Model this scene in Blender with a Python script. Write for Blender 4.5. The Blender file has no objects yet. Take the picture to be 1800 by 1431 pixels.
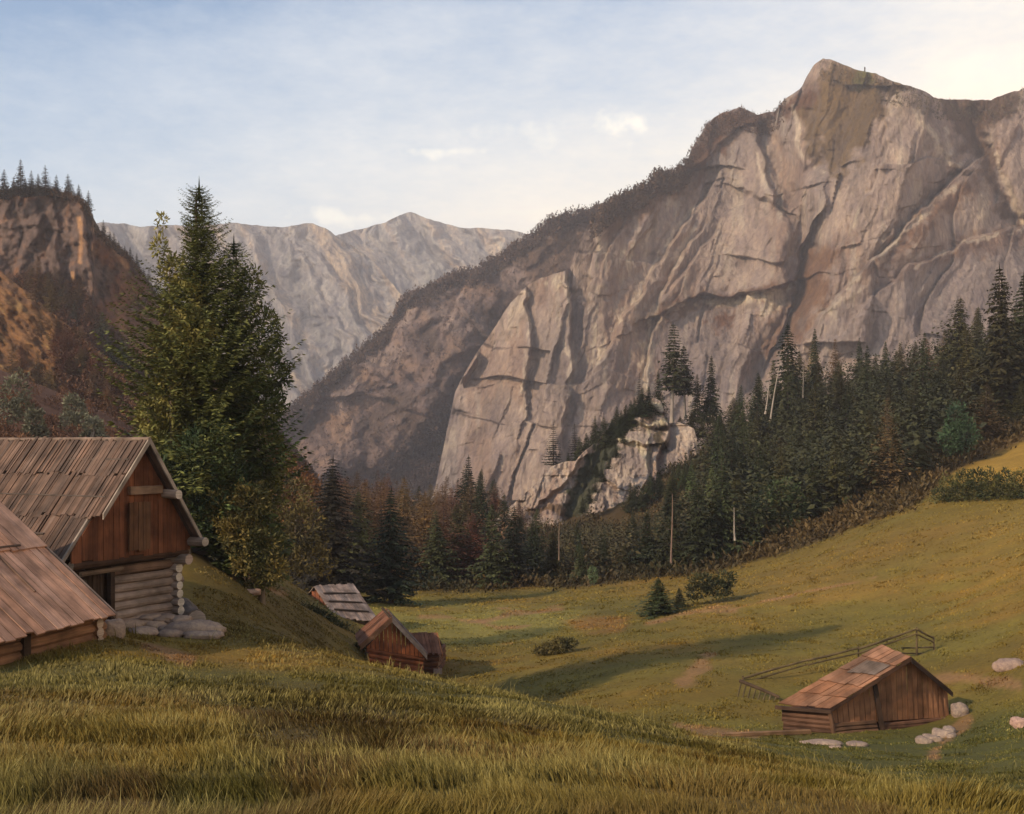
import bpy, math, random
import numpy as np
from mathutils import Vector
HAZE = 1.7e-4
rng = np.random.default_rng(7)
random.seed(7)
C = bpy.context.scene.collection
F = 2000.0            # focal length in photograph pixels (1800 wide)
HZ = 780.0            # eye level in the photograph

def P(u, v, d):
    return np.array([(u - 900.0) / F * d, d, (HZ - v) / F * d])

# ------------------------------------------------------------------ noise
def _hash(ix, iy, iz, seed):
    h = (ix.astype(np.int64) * 374761393 + iy.astype(np.int64) * 668265263 + iz.astype(np.int64) * 2147483647 + seed * 974634721) & 0xFFFFFFFF
    h = ((h ^ (h >> 13)) * 1274126177) & 0xFFFFFFFF
    h = ((h ^ (h >> 16)) * 2246822519) & 0xFFFFFFFF
    h = h ^ (h >> 15)
    return (h & 0xFFFFFF) / float(0xFFFFFF)

def vnoise(x, y, z=None, seed=0):
    x = np.asarray(x, float); y = np.asarray(y, float)
    z = np.zeros_like(x) if z is None else np.asarray(z, float)
    ix, iy, iz = np.floor(x), np.floor(y), np.floor(z)
    fx, fy, fz = x - ix, y - iy, z - iz
    sx, sy, sz = (f * f * f * (f * (f * 6 - 15) + 10) for f in (fx, fy, fz))
    r = 0
    for a in (0, 1):
        for b in (0, 1):
            for c in (0, 1):
                w = (sx if a else 1 - sx) * (sy if b else 1 - sy) * (sz if c else 1 - sz)
                r = r + w * _hash(ix + a, iy + b, iz + c, seed)
    return r * 2 - 1

def fbm(x, y, z=None, octs=5, seed=0, gain=.5, lac=2.03):
    x = np.asarray(x, float); y = np.asarray(y, float)
    z = np.zeros_like(x) if z is None else np.asarray(z, float)
    s = 0; a = 1.0; n = 0
    for k in range(octs):
        s = s + a * vnoise(x, y, z, seed + k * 17); n += a
        x = x * lac + 3.1; y = y * lac + 1.7; z = z * lac + 5.3; a *= gain
    return s / n * 1.5

def ridged(x, y, octs=4, seed=0):
    s = 0; a = 1.0; n = 0
    for k in range(octs):
        s = s + a * (1 - np.abs(vnoise(x, y, None, seed + k * 13)) * 2); n += a
        x = x * 2.1 + 4.7; y = y * 2.1 + 9.2; a *= .5
    return s / n

def sstep(a, b, x):
    t = np.clip((x - a) / (b - a), 0, 1)
    return t * t * (3 - 2 * t)

def facets(x, y, seed, c=1.0, tilt=.6, hj=.5):
    """chiselled surface: the highest of many pyramids, one per jittered cell"""
    ix, iy = np.floor(x), np.floor(y)
    best = np.full(x.shape, -9.0)
    zz = np.zeros_like(ix)
    for a in (-1, 0, 1):
        for b in (-1, 0, 1):
            cx, cy = ix + a, iy + b
            px = cx + .15 + .7 * _hash(cx, cy, zz, seed)
            py = cy + .15 + .7 * _hash(cx, cy, zz, seed + 1)
            h = _hash(cx, cy, zz, seed + 2) * hj
            gx = (_hash(cx, cy, zz, seed + 3) - .5) * tilt
            gy = (_hash(cx, cy, zz, seed + 4) - .5) * tilt
            th = _hash(cx, cy, zz, seed + 5) * 1.6
            dx, dy = x - px, y - py
            rx = dx * np.cos(th) + dy * np.sin(th); ry = -dx * np.sin(th) + dy * np.cos(th)
            best = np.maximum(best, h + gx * dx + gy * dy - c * np.maximum(np.abs(rx), np.abs(ry)))
    return best

def cracks(x, y, seed, c=.6, tilt=1.5, hj=.9):
    """how near a point lies to the crease between two facets (0 at the crease)"""
    ix, iy = np.floor(x), np.floor(y)
    b1 = np.full(x.shape, -9.0); b2 = np.full(x.shape, -9.0); zz = np.zeros_like(ix)
    for a in (-1, 0, 1):
        for b in (-1, 0, 1):
            cx, cy = ix + a, iy + b
            px = cx + .15 + .7 * _hash(cx, cy, zz, seed); py = cy + .15 + .7 * _hash(cx, cy, zz, seed + 1)
            h = _hash(cx, cy, zz, seed + 2) * hj
            gx = (_hash(cx, cy, zz, seed + 3) - .5) * tilt; gy = (_hash(cx, cy, zz, seed + 4) - .5) * tilt
            th = _hash(cx, cy, zz, seed + 5) * 1.6; dx, dy = x - px, y - py
            rx = dx * np.cos(th) + dy * np.sin(th); ry = -dx * np.sin(th) + dy * np.cos(th)
            q = h + gx * dx + gy * dy - c * np.maximum(np.abs(rx), np.abs(ry))
            b2 = np.maximum(b2, np.minimum(b1, q)); b1 = np.maximum(b1, q)
    return b1 - b2

def polydist(u, v, pts):
    """distance to a polyline and the side (+ right of its direction of travel, seen in the picture)"""
    best = np.full(u.shape, 1e9); side = np.zeros(u.shape)
    for (ax, ay), (bx, by) in zip(pts[:-1], pts[1:]):
        dx, dy = bx - ax, by - ay
        L2 = dx * dx + dy * dy
        t = np.clip(((u - ax) * dx + (v - ay) * dy) / L2, 0, 1)
        qx, qy = u - ax - t * dx, v - ay - t * dy
        q = np.hypot(qx, qy)
        cr = dx * (v - ay) - dy * (u - ax)
        m = q < best
        best = np.where(m, q, best); side = np.where(m, np.sign(cr) * -1, side)
    return best, side

def inpoly(u, v, pts):
    ins = np.zeros(u.shape, bool)
    n = len(pts)
    for i in range(n):
        x1, y1 = pts[i]; x2, y2 = pts[(i + 1) % n]
        if y1 == y2: continue
        c = ((y1 > v) != (y2 > v)) & (u < (x2 - x1) * (v - y1) / (y2 - y1) + x1)
        ins ^= c
    return ins

def softpoly(u, v, pts, w):
    """1 inside, 0 outside, soft over w"""
    d, _ = polydist(u, v, list(pts) + [pts[0]])
    s = np.where(inpoly(u, v, pts), d, -d)
    return sstep(-w, w, s)

# ------------------------------------------------------------------ objects
def tag(o, label=None, cat=None, group=None, kind=None):
    if label: o['label'] = label
    if cat: o['category'] = cat
    if group: o['group'] = group
    if kind: o['kind'] = kind
    return o

def empty(name, loc, rz=0.0):
    o = bpy.data.objects.new(name, None); C.objects.link(o)
    o.location = [float(q) for q in loc]; o.rotation_euler = (0, 0, rz)
    o.empty_display_size = .3
    return o

def base_of(o):
    p = Vector((0, 0, 0))
    while o is not None:
        p = p + o.location; o = o.parent
    return np.array(p)

def mesh_np(name, V, T, col, mat, parent=None, loc=None, smooth=False, uv=None):
    """one mesh object from numpy arrays: V (n,3), T (m,3 or 4), col (n,3)"""
    V = np.asarray(V, np.float32); T = np.asarray(T, np.int32)
    if parent is not None and loc is None: V = V - base_of(parent).astype(np.float32)
    if loc is not None: V = V - np.asarray(loc, np.float32)
    me = bpy.data.meshes.new(name)
    n, m, k = len(V), len(T), T.shape[1]
    me.vertices.add(n); me.vertices.foreach_set('co', V.ravel())
    me.loops.add(m * k); me.loops.foreach_set('vertex_index', T.ravel())
    me.polygons.add(m); me.polygons.foreach_set('loop_start', np.arange(0, m * k, k, dtype=np.int32))
    me.update(calc_edges=True)
    if col is not None:
        ca = me.color_attributes.new('Col', 'FLOAT_COLOR', 'POINT')
        cc = np.ones((n, 4), np.float32); cc[:, :3] = np.clip(col, 0.002, 1)
        ca.data.foreach_set('color', cc.ravel())
    if uv is not None:
        ul = me.uv_layers.new(name='UVMap')
        ul.data.foreach_set('uv', np.asarray(uv, np.float32)[T.ravel()].ravel())
    if smooth: me.polygons.foreach_set('use_smooth', np.ones(m, bool))
    me.materials.append(mat)
    o = bpy.data.objects.new(name, me); C.objects.link(o)
    if parent is not None: o.parent = parent
    elif loc is not None: o.location = [float(q) for q in loc]
    return o

class MB:
    """collects boxes, boards and tubes and links them as ONE mesh object"""
    def __init__(s): s.v = []; s.f = []; s.c = []; s.uv = []
    def face(s, pts, col, uvs=None):
        b = len(s.v)
        for i, p in enumerate(pts):
            s.v.append(tuple(float(q) for q in p)); s.c.append(tuple(col))
            s.uv.append(uvs[i] if uvs else (p[0], p[2]))
        s.f.append(tuple(range(b, b + len(pts))))
    def hexa(s, bot, top, col, endcol=None):
        """bot, top: 4 corners each (same order); the 0->3 edge is the long direction for the grain"""
        bot = [np.asarray(p, float) for p in bot]; top = [np.asarray(p, float) for p in top]
        L = np.linalg.norm(top[3] - top[0]); W = np.linalg.norm(top[1] - top[0]); o = random.random() * 50
        uvq = [(o, o), (o, o + W), (o + L, o + W), (o + L, o)]
        s.face(top, col, uvq); s.face(bot[::-1], col, uvq[::-1])
        H = np.linalg.norm(top[0] - bot[0])
        for i in range(4):
            j = (i + 1) % 4
            long = i in (1, 3)
            l = L if long else W
            cc = col if long or endcol is None else endcol
            s.face([bot[i], bot[j], top[j], top[i]], cc, [(o, o + 3), (o + l, o + 3), (o + l, o + 3 + H), (o, o + 3 + H)])
    def boards(s, p00, p10, p11, p01, n, th, col, jit=.02, gap=.012, ragged=.05, var=.25, up=None, skip=0.0):
        """n boards side by side from p00->p10, each running p00->p01; thickness th along the normal"""
        p00, p10, p11, p01 = (np.asarray(p, float) for p in (p00, p10, p11, p01))
        N = np.cross(p10 - p00, p01 - p00); N /= np.linalg.norm(N)
        if up is not None and np.dot(N, up) < 0: N = -N
        W = np.linalg.norm(p10 - p00)
        ed = np.cumsum(np.r_[0, .7 + .6 * rng.random(n)]); ed /= ed[-1]
        for i in range(n):
            if skip and random.random() < skip: continue
            a, b = ed[i] + gap / W * .5, ed[i + 1] - gap / W * .5
            q0, q1 = p00 + (p10 - p00) * a, p00 + (p10 - p00) * b
            r0, r1 = p01 + (p11 - p01) * a, p01 + (p11 - p01) * b
            dl = (r0 - q0) / np.linalg.norm(r0 - q0)
            e0, e1 = (random.random() - .5) * ragged, (random.random() - .5) * ragged
            q0, q1 = q0 - dl * e0, q1 - dl * e0; r0, r1 = r0 + dl * e1, r1 + dl * e1
            o = N * random.random() * jit; o2 = N * random.random() * jit
            k = 1 + (random.random() - .5) * 2 * var
            g = (random.random() - .5) * .12
            cc = (col[0] * k * (1 + g), col[1] * k, col[2] * k * (1 - g))
            s.hexa([q0 + o, q1 + o2, r1 + o2, r0 + o], [q0 + o + N * th, q1 + o2 + N * th, r1 + o2 + N * th, r0 + o + N * th], cc)
    def tube(s, a, b, ra, rb=None, col=(.2, .15, .1), endcol=None, seg=9, rings=4, wob=.06):
        a, b = np.asarray(a, float), np.asarray(b, float); rb = ra if rb is None else rb
        ax = b - a; L = np.linalg.norm(ax); ax /= L
        t = np.array([0, 0, 1.]) if abs(ax[2]) < .9 else np.array([1., 0, 0])
        e1 = np.cross(ax, t); e1 /= np.linalg.norm(e1); e2 = np.cross(ax, e1)
        o = random.random() * 40; base = len(s.v); ph = random.random() * 6
        for i in range(rings + 1):
            f = i / rings; r = ra + (rb - ra) * f
            cen = a + ax * L * f + (e1 * math.sin(f * 5 + ph) + e2 * math.cos(f * 4 + ph)) * r * wob * 1.5
            for k in range(seg):
                th = 2 * math.pi * k / seg
                rr = r * (1 + (random.random() - .5) * wob * 2)
                s.v.append(tuple(cen + (e1 * math.cos(th) + e2 * math.sin(th)) * rr)); s.c.append(tuple(col)); s.uv.append((o + L * f, o + k * .05))
        for i in range(rings):
            for k in range(seg):
                k2 = (k + 1) % seg
                s.f.append((base + i * seg + k, base + i * seg + k2, base + (i + 1) * seg + k2, base + (i + 1) * seg + k))
        for i in (0, rings):
            ring = [s.v[base + i * seg + k] for k in range(seg)]
            s.face(ring if i else ring[::-1], endcol or col)
    def build(s, name, mat, parent=None, smooth=False):
        off = base_of(parent) if parent is not None else np.zeros(3)
        me = bpy.data.meshes.new(name)
        me.from_pydata([tuple(np.array(p) - off) for p in s.v], [], s.f)
        ca = me.color_attributes.new('Col', 'FLOAT_COLOR', 'POINT')
        ca.data.foreach_set('color', np.array([c + (1.,) for c in s.c], np.float32).ravel())
        ul = me.uv_layers.new(name='UVMap')
        idx = np.zeros(len(me.loops), np.int32); me.loops.foreach_get('vertex_index', idx)
        ul.data.foreach_set('uv', np.array(s.uv, np.float32)[idx].ravel())
        if smooth: me.polygons.foreach_set('use_smooth', np.ones(len(me.polygons), bool))
        me.materials.append(mat); me.update()
        o = bpy.data.objects.new(name, me); C.objects.link(o)
        if parent is not None: o.parent = parent
        return o

# ------------------------------------------------------------------ materials
def new_mat(name):
    m = bpy.data.materials.new(name); m.use_nodes = True
    nt = m.node_tree; b = nt.nodes['Principled BSDF']
    return m, nt, b

def N(nt, kind, **kw):
    n = nt.nodes.new(kind)
    for k, v in kw.items():
        if k.startswith('i_'): n.inputs[k[2:].replace('_', ' ')].default_value = v
        else: setattr(n, k, v)
    return n

def vcol_mat(name, rough=.9, scales=((1.0, .25),), bump=None, stretch=(1, 1, 1), spec=.2, tint=None, rand=0.0):
    """vertex colour x procedural noise (brightness and a little hue) with noise bump"""
    m, nt, b = new_mat(name); L = nt.links
    at = N(nt, 'ShaderNodeVertexColor', layer_name='Col')
    tc = N(nt, 'ShaderNodeTexCoord')
    mp = N(nt, 'ShaderNodeMapping'); mp.inputs['Scale'].default_value = stretch
    L.new(tc.outputs['Object'], mp.inputs['Vector'])
    cur = at.outputs['Color']
    for i, (sc, amt) in enumerate(scales):
        nz = N(nt, 'ShaderNodeTexNoise'); nz.inputs['Scale'].default_value = sc; nz.inputs['Detail'].default_value = 6; nz.inputs['Roughness'].default_value = .62
        L.new(mp.outputs['Vector'], nz.inputs['Vector'])
        mr = N(nt, 'ShaderNodeMapRange'); mr.inputs['From Min'].default_value = .3; mr.inputs['From Max'].default_value = .7
        mr.inputs['To Min'].default_value = 1 - amt; mr.inputs['To Max'].default_value = 1 + amt
        L.new(nz.outputs['Fac'], mr.inputs['Value'])
        mx = N(nt, 'ShaderNodeMix', data_type='RGBA', blend_type='MULTIPLY'); mx.inputs['Factor'].default_value = 1
        L.new(cur, mx.inputs['A'])
        cb = N(nt, 'ShaderNodeCombineColor')
        L.new(mr.outputs['Result'], cb.inputs[0]); L.new(mr.outputs['Result'], cb.inputs[1])
        pw = N(nt, 'ShaderNodeMath', operation='POWER'); pw.inputs[1].default_value = .75
        L.new(mr.outputs['Result'], pw.inputs[0]); L.new(pw.outputs[0], cb.inputs[2])
        L.new(cb.outputs[0], mx.inputs['B']); cur = mx.outputs['Result']
    if rand:
        oi = N(nt, 'ShaderNodeObjectInfo')
        hs = N(nt, 'ShaderNodeHueSaturation')
        a = N(nt, 'ShaderNodeMapRange'); a.inputs['To Min'].default_value = .5 - rand * .025; a.inputs['To Max'].default_value = .5 + rand * .03
        c = N(nt, 'ShaderNodeMapRange'); c.inputs['To Min'].default_value = 1 - rand * .4; c.inputs['To Max'].default_value = 1 + rand * .45
        w = N(nt, 'ShaderNodeTexWhiteNoise', noise_dimensions='1D')
        L.new(oi.outputs['Random'], w.inputs['W'])
        L.new(oi.outputs['Random'], a.inputs['Value']); L.new(w.outputs['Value'], c.inputs['Value'])
        L.new(a.outputs['Result'], hs.inputs['Hue']); L.new(c.outputs['Result'], hs.inputs['Value']); L.new(cur, hs.inputs['Color']); cur = hs.outputs['Color']
    L.new(cur, b.inputs['Base Color'])
    b.inputs['Roughness'].default_value = rough; b.inputs['Specular IOR Level'].default_value = spec
    if bump:
        sc, st, di = bump
        nz = N(nt, 'ShaderNodeTexNoise'); nz.inputs['Scale'].default_value = sc; nz.inputs['Detail'].default_value = 8; nz.inputs['Roughness'].default_value = .65
        L.new(mp.outputs['Vector'], nz.inputs['Vector'])
        bp = N(nt, 'ShaderNodeBump'); bp.inputs['Strength'].default_value = st; bp.inputs['Distance'].default_value = di
        L.new(nz.outputs['Fac'], bp.inputs['Height']); L.new(bp.outputs['Normal'], b.inputs['Normal'])
    return m

def wood_mat(name, grain=18.0, amt=.35, rough=.85, bump=.4):
    m, nt, b = new_mat(name); L = nt.links
    at = N(nt, 'ShaderNodeVertexColor', layer_name='Col')
    uv = N(nt, 'ShaderNodeTexCoord')
    mp = N(nt, 'ShaderNodeMapping'); mp.inputs['Scale'].default_value = (.7, grain, 1)
    L.new(uv.outputs['UV'], mp.inputs['Vector'])
    nz = N(nt, 'ShaderNodeTexNoise'); nz.inputs['Scale'].default_value = 1.6; nz.inputs['Detail'].default_value = 7; nz.inputs['Roughness'].default_value = .65
    L.new(mp.outputs['Vector'], nz.inputs['Vector'])
    n2 = N(nt, 'ShaderNodeTexNoise'); n2.inputs['Scale'].default_value = 1.3; n2.inputs['Detail'].default_value = 6
    L.new(uv.outputs['Object'], n2.inputs['Vector'])
    cur = at.outputs['Color']
    for src, am in ((nz.outputs['Fac'], amt), (n2.outputs['Fac'], .45)):
        mr = N(nt, 'ShaderNodeMapRange'); mr.inputs['From Min'].default_value = .3; mr.inputs['From Max'].default_value = .7
        mr.inputs['To Min'].default_value = 1 - am; mr.inputs['To Max'].default_value = 1 + am
        L.new(src, mr.inputs['Value'])
        mx = N(nt, 'ShaderNodeMix', data_type='RGBA', blend_type='MULTIPLY'); mx.inputs['Factor'].default_value = 1
        L.new(cur, mx.inputs['A']); L.new(mr.outputs['Result'], mx.inputs['B']); cur = mx.outputs['Result']
    L.new(cur, b.inputs['Base Color'])
    b.inputs['Roughness'].default_value = rough; b.inputs['Specular IOR Level'].default_value = .2
    bp = N(nt, 'ShaderNodeBump'); bp.inputs['Strength'].default_value = bump; bp.inputs['Distance'].default_value = .03
    L.new(nz.outputs['Fac'], bp.inputs['Height']); L.new(bp.outputs['Normal'], b.inputs['Normal'])
    return m

M_ROCK = vcol_mat('rock', .95, ((.010, .18), (.05, .26), (.3, .26)), (.14, 1.0, 6.0), (1, 1, .45))
M_NEARROCK = vcol_mat('outcrop_rock', .95, ((.15, .2), (.9, .25)), (.6, .9, 1.2), (1, 1, .5))
M_FAR = vcol_mat('far_rock', .95, ((.006, .2), (.03, .35), (.12, .35)), (.03, 1.0, 25.0), (1, 1, .5))
M_GROUND = vcol_mat('meadow', .95, ((.09, .12), (.6, .12), (4.0, .22)), (5.0, .5, .12))
M_FOL = vcol_mat('foliage', .75, ((.5, .3),), None, rand=1.0)
M_FOLX = vcol_mat('near_foliage', .75, ((.35, .35),), None)
M_BARK = vcol_mat('bark', .95, ((3.0, .35),), (6.0, .6, .05), (1, 1, .2))
M_GRASS = vcol_mat('grass_blades', .7, ((.3, .2),), None)
M_STONE = vcol_mat('stone', .9, ((1.5, .3), (9.0, .25)), (5.0, .8, .08))
M_WOOD = wood_mat('weathered_wood')
M_ROOF = wood_mat('roof_boards', 14.0, .3)

# ------------------------------------------------------------------ camera, light, sky
cam = bpy.data.cameras.new('camera'); co = bpy.data.objects.new('camera', cam); C.objects.link(co)
bpy.context.scene.camera = co
co.location = (0, 0, 0); co.rotation_euler = (math.radians(90), 0, 0)
cam.sensor_width = 36; cam.sensor_fit = 'HORIZONTAL'; cam.lens = 36 * F / 1800
cam.shift_y = (HZ - 715.5) / 1800
cam.clip_start = .1; cam.clip_end = 20000

SUN = Vector((-.76, -.50, .50)).normalized()
sl = bpy.data.lights.new('sun', 'SUN'); so = bpy.data.objects.new('sun', sl); C.objects.link(so)
so.rotation_euler = (-SUN).to_track_quat('-Z', 'Y').to_euler(); so.location = (-40, -30, 60)
sl.energy = 3.5; sl.angle = math.radians(.6); sl.color = (1.0, .82, .58)
elev = math.asin(SUN.z); rot = math.atan2(SUN.x, SUN.y)

w = bpy.data.worlds.new('World'); bpy.context.scene.world = w; w.use_nodes = True
nt = w.node_tree; L = nt.links
bg = nt.nodes['Background']
sky = N(nt, 'ShaderNodeTexSky', sky_type='NISHITA'); sky.sun_disc = False
sky.sun_elevation = elev; sky.sun_rotation = rot % (2 * math.pi); sky.air_density = 1.0; sky.dust_density = 1.5; sky.ozone_density = 1.5
tc = N(nt, 'ShaderNodeTexCoord')
sep = N(nt, 'ShaderNodeSeparateXYZ'); L.new(tc.outputs['Generated'], sep.inputs[0])
def math_(op, a, b=None, c=None, clamp=False):
    n = N(nt, 'ShaderNodeMath', operation=op); n.use_clamp = clamp
    for i, x in enumerate((a, b, c)):
        if x is None: continue
        if isinstance(x, (int, float)): n.inputs[i].default_value = x
        else: L.new(x, n.inputs[i])
    return n.outputs[0]
mp = N(nt, 'ShaderNodeMapping'); mp.inputs['Scale'].default_value = (1, 1, 2.6); L.new(tc.outputs['Generated'], mp.inputs['Vector'])
nz = N(nt, 'ShaderNodeTexNoise'); nz.inputs['Scale'].default_value = 3.2; nz.inputs['Detail'].default_value = 9; nz.inputs['Roughness'].default_value = .55
L.new(mp.outputs[0], nz.inputs['Vector'])
nz2 = N(nt, 'ShaderNodeTexNoise'); nz2.inputs['Scale'].default_value = 30; nz2.inputs['Detail'].default_value = 5; nz2.inputs['Roughness'].default_value = .7
L.new(mp.outputs[0], nz2.inputs['Vector'])
# thin evening veil: thickest low in the sky and towards the right
veil = math_('MULTIPLY', math_('SUBTRACT', .455, sep.outputs['Z']), 3.0)
veil = math_('ADD', veil, math_('MULTIPLY', sep.outputs['X'], .95))
veil = math_('ADD', veil, math_('MULTIPLY', math_('SUBTRACT', nz.outputs['Fac'], .5), .9))
veil = math_('ADD', veil, math_('MULTIPLY', math_('SUBTRACT', nz2.outputs['Fac'], .5), .35))
veil = math_('MULTIPLY', veil, 1.0, None, True)
ramp = N(nt, 'ShaderNodeValToRGB')
ramp.color_ramp.elements[0].position = 0.0; ramp.color_ramp.elements[0].color = (0, 0, 0, 1)
ramp.color_ramp.elements[1].position = 1.0; ramp.color_ramp.elements[1].color = (1, 1, 1, 1)
L.new(veil, ramp.inputs[0])
warm = N(nt, 'ShaderNodeMix', data_type='RGBA')
warm.inputs['A'].default_value = (8.3, 8.3, 8.0, 1); warm.inputs['B'].default_value = (9.9, 8.5, 6.6, 1)
wf = math_('ADD', math_('MULTIPLY', sep.outputs['X'], 1.2), math_('SUBTRACT', .95, math_('MULTIPLY', sep.outputs['Z'], 2.0)), None, True)
L.new(wf, warm.inputs['Factor'])
skc = N(nt, 'ShaderNodeMix', data_type='RGBA', blend_type='MULTIPLY'); skc.inputs['Factor'].default_value = 1
L.new(sky.outputs[0], skc.inputs['A']); skc.inputs['B'].default_value = (1.02, 1.24, 1.30, 1)
mx = N(nt, 'ShaderNodeMix', data_type='RGBA')
L.new(ramp.outputs[0], mx.inputs['Factor']); L.new(skc.outputs['Result'], mx.inputs['A']); L.new(warm.outputs['Result'], mx.inputs['B'])
cur = mx.outputs['Result']
# small evening clouds: direction, angular size, strength
def puff(cur, u, v, su, sv, amt, seed):
    d = Vector(P(u, v, 1)).normalized()
    sub = N(nt, 'ShaderNodeVectorMath', operation='SUBTRACT'); L.new(tc.outputs['Generated'], sub.inputs[0]); sub.inputs[1].default_value = d
    nn = N(nt, 'ShaderNodeTexNoise'); nn.inputs['Scale'].default_value = 38; nn.inputs['Detail'].default_value = 6
    mpp = N(nt, 'ShaderNodeMapping'); mpp.inputs['Location'].default_value = (seed, 0, 0); L.new(tc.outputs['Generated'], mpp.inputs[0]); L.new(mpp.outputs[0], nn.inputs['Vector'])
    mpq = N(nt, 'ShaderNodeVectorMath', operation='MULTIPLY'); L.new(sub.outputs[0], mpq.inputs[0]); mpq.inputs[1].default_value = (F / su, 0, F / sv)
    ln = N(nt, 'ShaderNodeVectorMath', operation='LENGTH'); L.new(mpq.outputs[0], ln.inputs[0])
    x = math_('SUBTRACT', math_('ADD', 1.0, math_('MULTIPLY', math_('SUBTRACT', nn.outputs['Fac'], .5), 5.0)), ln.outputs['Value'])
    x = math_('MULTIPLY', math_('MULTIPLY', x, .9, None, True), amt)
    m2 = N(nt, 'ShaderNodeMix', data_type='RGBA'); L.new(x, m2.inputs['Factor']); L.new(cur, m2.inputs['A']); m2.inputs['B'].default_value = (12.0, 10.9, 8.6, 1)
    return m2.outputs['Result']
cur = puff(cur, 1100, 216, 52, 26, .5, 1.0)
cur = puff(cur, 790, 266, 85, 9, .4, 2.0)
cur = puff(cur, 640, 385, 90, 14, .4, 3.0)
cur = puff(cur, 900, 225, 80, 26, .2, 5.0)
cur = puff(cur, 1740, 110, 90, 40, .1, 4.0)
L.new(cur, bg.inputs['Color']); bg.inputs['Strength'].default_value = .13

sc = bpy.context.scene
sc.view_settings.view_transform = 'Standard'; sc.view_settings.look = 'None'; sc.view_settings.gamma = 1; sc.view_settings.exposure = 0.24
sc.cycles.max_bounces = 5; sc.cycles.diffuse_bounces = 3; sc.cycles.glossy_bounces = 1; sc.cycles.volume_bounces = 0
sc.cycles.use_denoising = True
sc.render.film_transparent = False
# ------------------------------------------------------------------ ground: one sheet
CT = []   # control points (u, v, d)
for u in range(-700, 2600, 300): CT.append((u, 780 + 2.05 / 3 * F, 3.0))
CT += [(-900, 1480, 9), (-300, 1440, 9), (0, 1431, 9), (450, 1436, 9), (900, 1438, 9), (1350, 1436, 9.5), (1800, 1434, 10), (2300, 1440, 10),
       (0, 1250, 20), (450, 1262, 20), (900, 1300, 20), (1250, 1340, 20), (1500, 1388, 20), (-600, 1220, 20), (1800, 1440, 19), (2300, 1440, 19),
       (-400, 1180, 30), (0, 1172, 30), (180, 1118, 34.5), (300, 1112, 41.5), (-150, 1010, 50), (-500, 1050, 45), (370, 1100, 42), (290, 1150, 34),
       (390, 1150, 36), (560, 1150, 38), (640, 1166, 40), (780, 1196, 42), (900, 1232, 40), (1050, 1256, 36), (1200, 1287, 32), (1330, 1329, 27),
       (400, 1010, 56), (350, 965, 62), (0, 1000, 62), (480, 1085, 60), (520, 1060, 75), (430, 1000, 75),
       (700, 1235, 52), (700, 1225, 62), (700, 1195, 75), (850, 1185, 78), (850, 1265, 52), (1000, 1180, 75), (1200, 1205, 65), (1050, 1290, 46), (1250, 1300, 44),
       (1350, 1150, 75), (1300, 1294, 52), (1500, 1306, 50), (1700, 1268, 55), (1700, 1372, 34), (1500, 1350, 40), (1850, 1400, 30), (1800, 1325, 42), (1400, 1345, 36),
       (1800, 1200, 58), (1560, 1230, 62), (1500, 1110, 85), (1800, 1000, 90), (1800, 882, 125), (1600, 905, 130), (1400, 972, 135), (1250, 1012, 135),
       (1000, 1032, 140), (750, 1040, 140), (600, 1035, 140), (1100, 1050, 120), (900, 1100, 100), (620, 1100, 92), (1300, 1080, 95), (1600, 1000, 105),
       (700, 1062, 120), (540, 1050, 110), (1800, 770, 178), (1680, 812, 168), (1800, 840, 140), (1900, 700, 200), (2200, 800, 90), (2300, 1000, 60), (2300, 600, 200), (2400, 1200, 35),
       (1800, 640, 260), (1500, 730, 250), (1400, 730, 300), (1250, 810, 240), (1500, 840, 170), (1350, 900, 180), (1000, 950, 200), (1150, 918, 220), (800, 965, 210), (600, 960, 210),
       (700, 905, 300), (560, 880, 290), (900, 915, 320), (1100, 860, 320), (450, 930, 150), (400, 960, 100), (250, 830, 150), (0, 790, 130), (0, 680, 200), (100, 690, 240), (-300, 600, 200), (-500, 800, 100),
       (300, 780, 280), (500, 900, 420), (800, 915, 480), (1200, 900, 480), (1600, 700, 480), (2100, 600, 480), (0, 700, 480), (-400, 620, 480),
       (0, 880, 1500), (900, 900, 1500), (1800, 860, 1500), (-600, 800, 1500), (2500, 760, 1500)]
CTW = np.array([P(*c) for c in CT])
def _rc(x, y):
    return np.stack([x / (y + 15) * F / 420.0, 4.2 * np.log(np.maximum(y, -10) + 15)], -1)
_K = _rc(CTW[:, 0], CTW[:, 1])
# the value fitted is elevation over (distance + 15): smooth both near and far
_val = CTW[:, 2] / (CTW[:, 1] + 15)
def _phi(r2): return np.where(r2 > 1e-12, .5 * r2 * np.log(np.maximum(r2, 1e-12)), 0)
_n = len(_K)
_A = np.zeros((_n + 3, _n + 3))
_A[:_n, :_n] = _phi(((_K[:, None] - _K[None]) ** 2).sum(-1)) + np.eye(_n) * .004
_A[:_n, _n] = 1; _A[:_n, _n + 1:] = _K; _A[_n, :_n] = 1; _A[_n + 1:, :_n] = _K.T
_w = np.linalg.solve(_A, np.r_[_val, 0, 0, 0])
def ground0(x, y):
    x = np.atleast_1d(np.asarray(x, float)); y = np.atleast_1d(np.asarray(y, float))
    q = _rc(x, y); out = np.zeros(len(x))
    for s in range(0, len(x), 20000):
        qq = q[s:s + 20000]
        out[s:s + 20000] = _phi(((qq[:, None] - _K[None]) ** 2).sum(-1)) @ _w[:_n] + _w[_n] + qq @ _w[_n + 1:]
    return out * (y + 15)
def ground(x, y):
    x = np.atleast_1d(np.asarray(x, float)); y = np.atleast_1d(np.asarray(y, float))
    z = ground0(x, y)
    a = np.clip(y / 60, .25, 3)
    z = z + fbm(x / 9, y / 9, None, 4, 5) * .11 * np.clip(y / 50, .12, 3) + fbm(x / 1.6, y / 1.6, None, 3, 9) * .03
    return z
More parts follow.
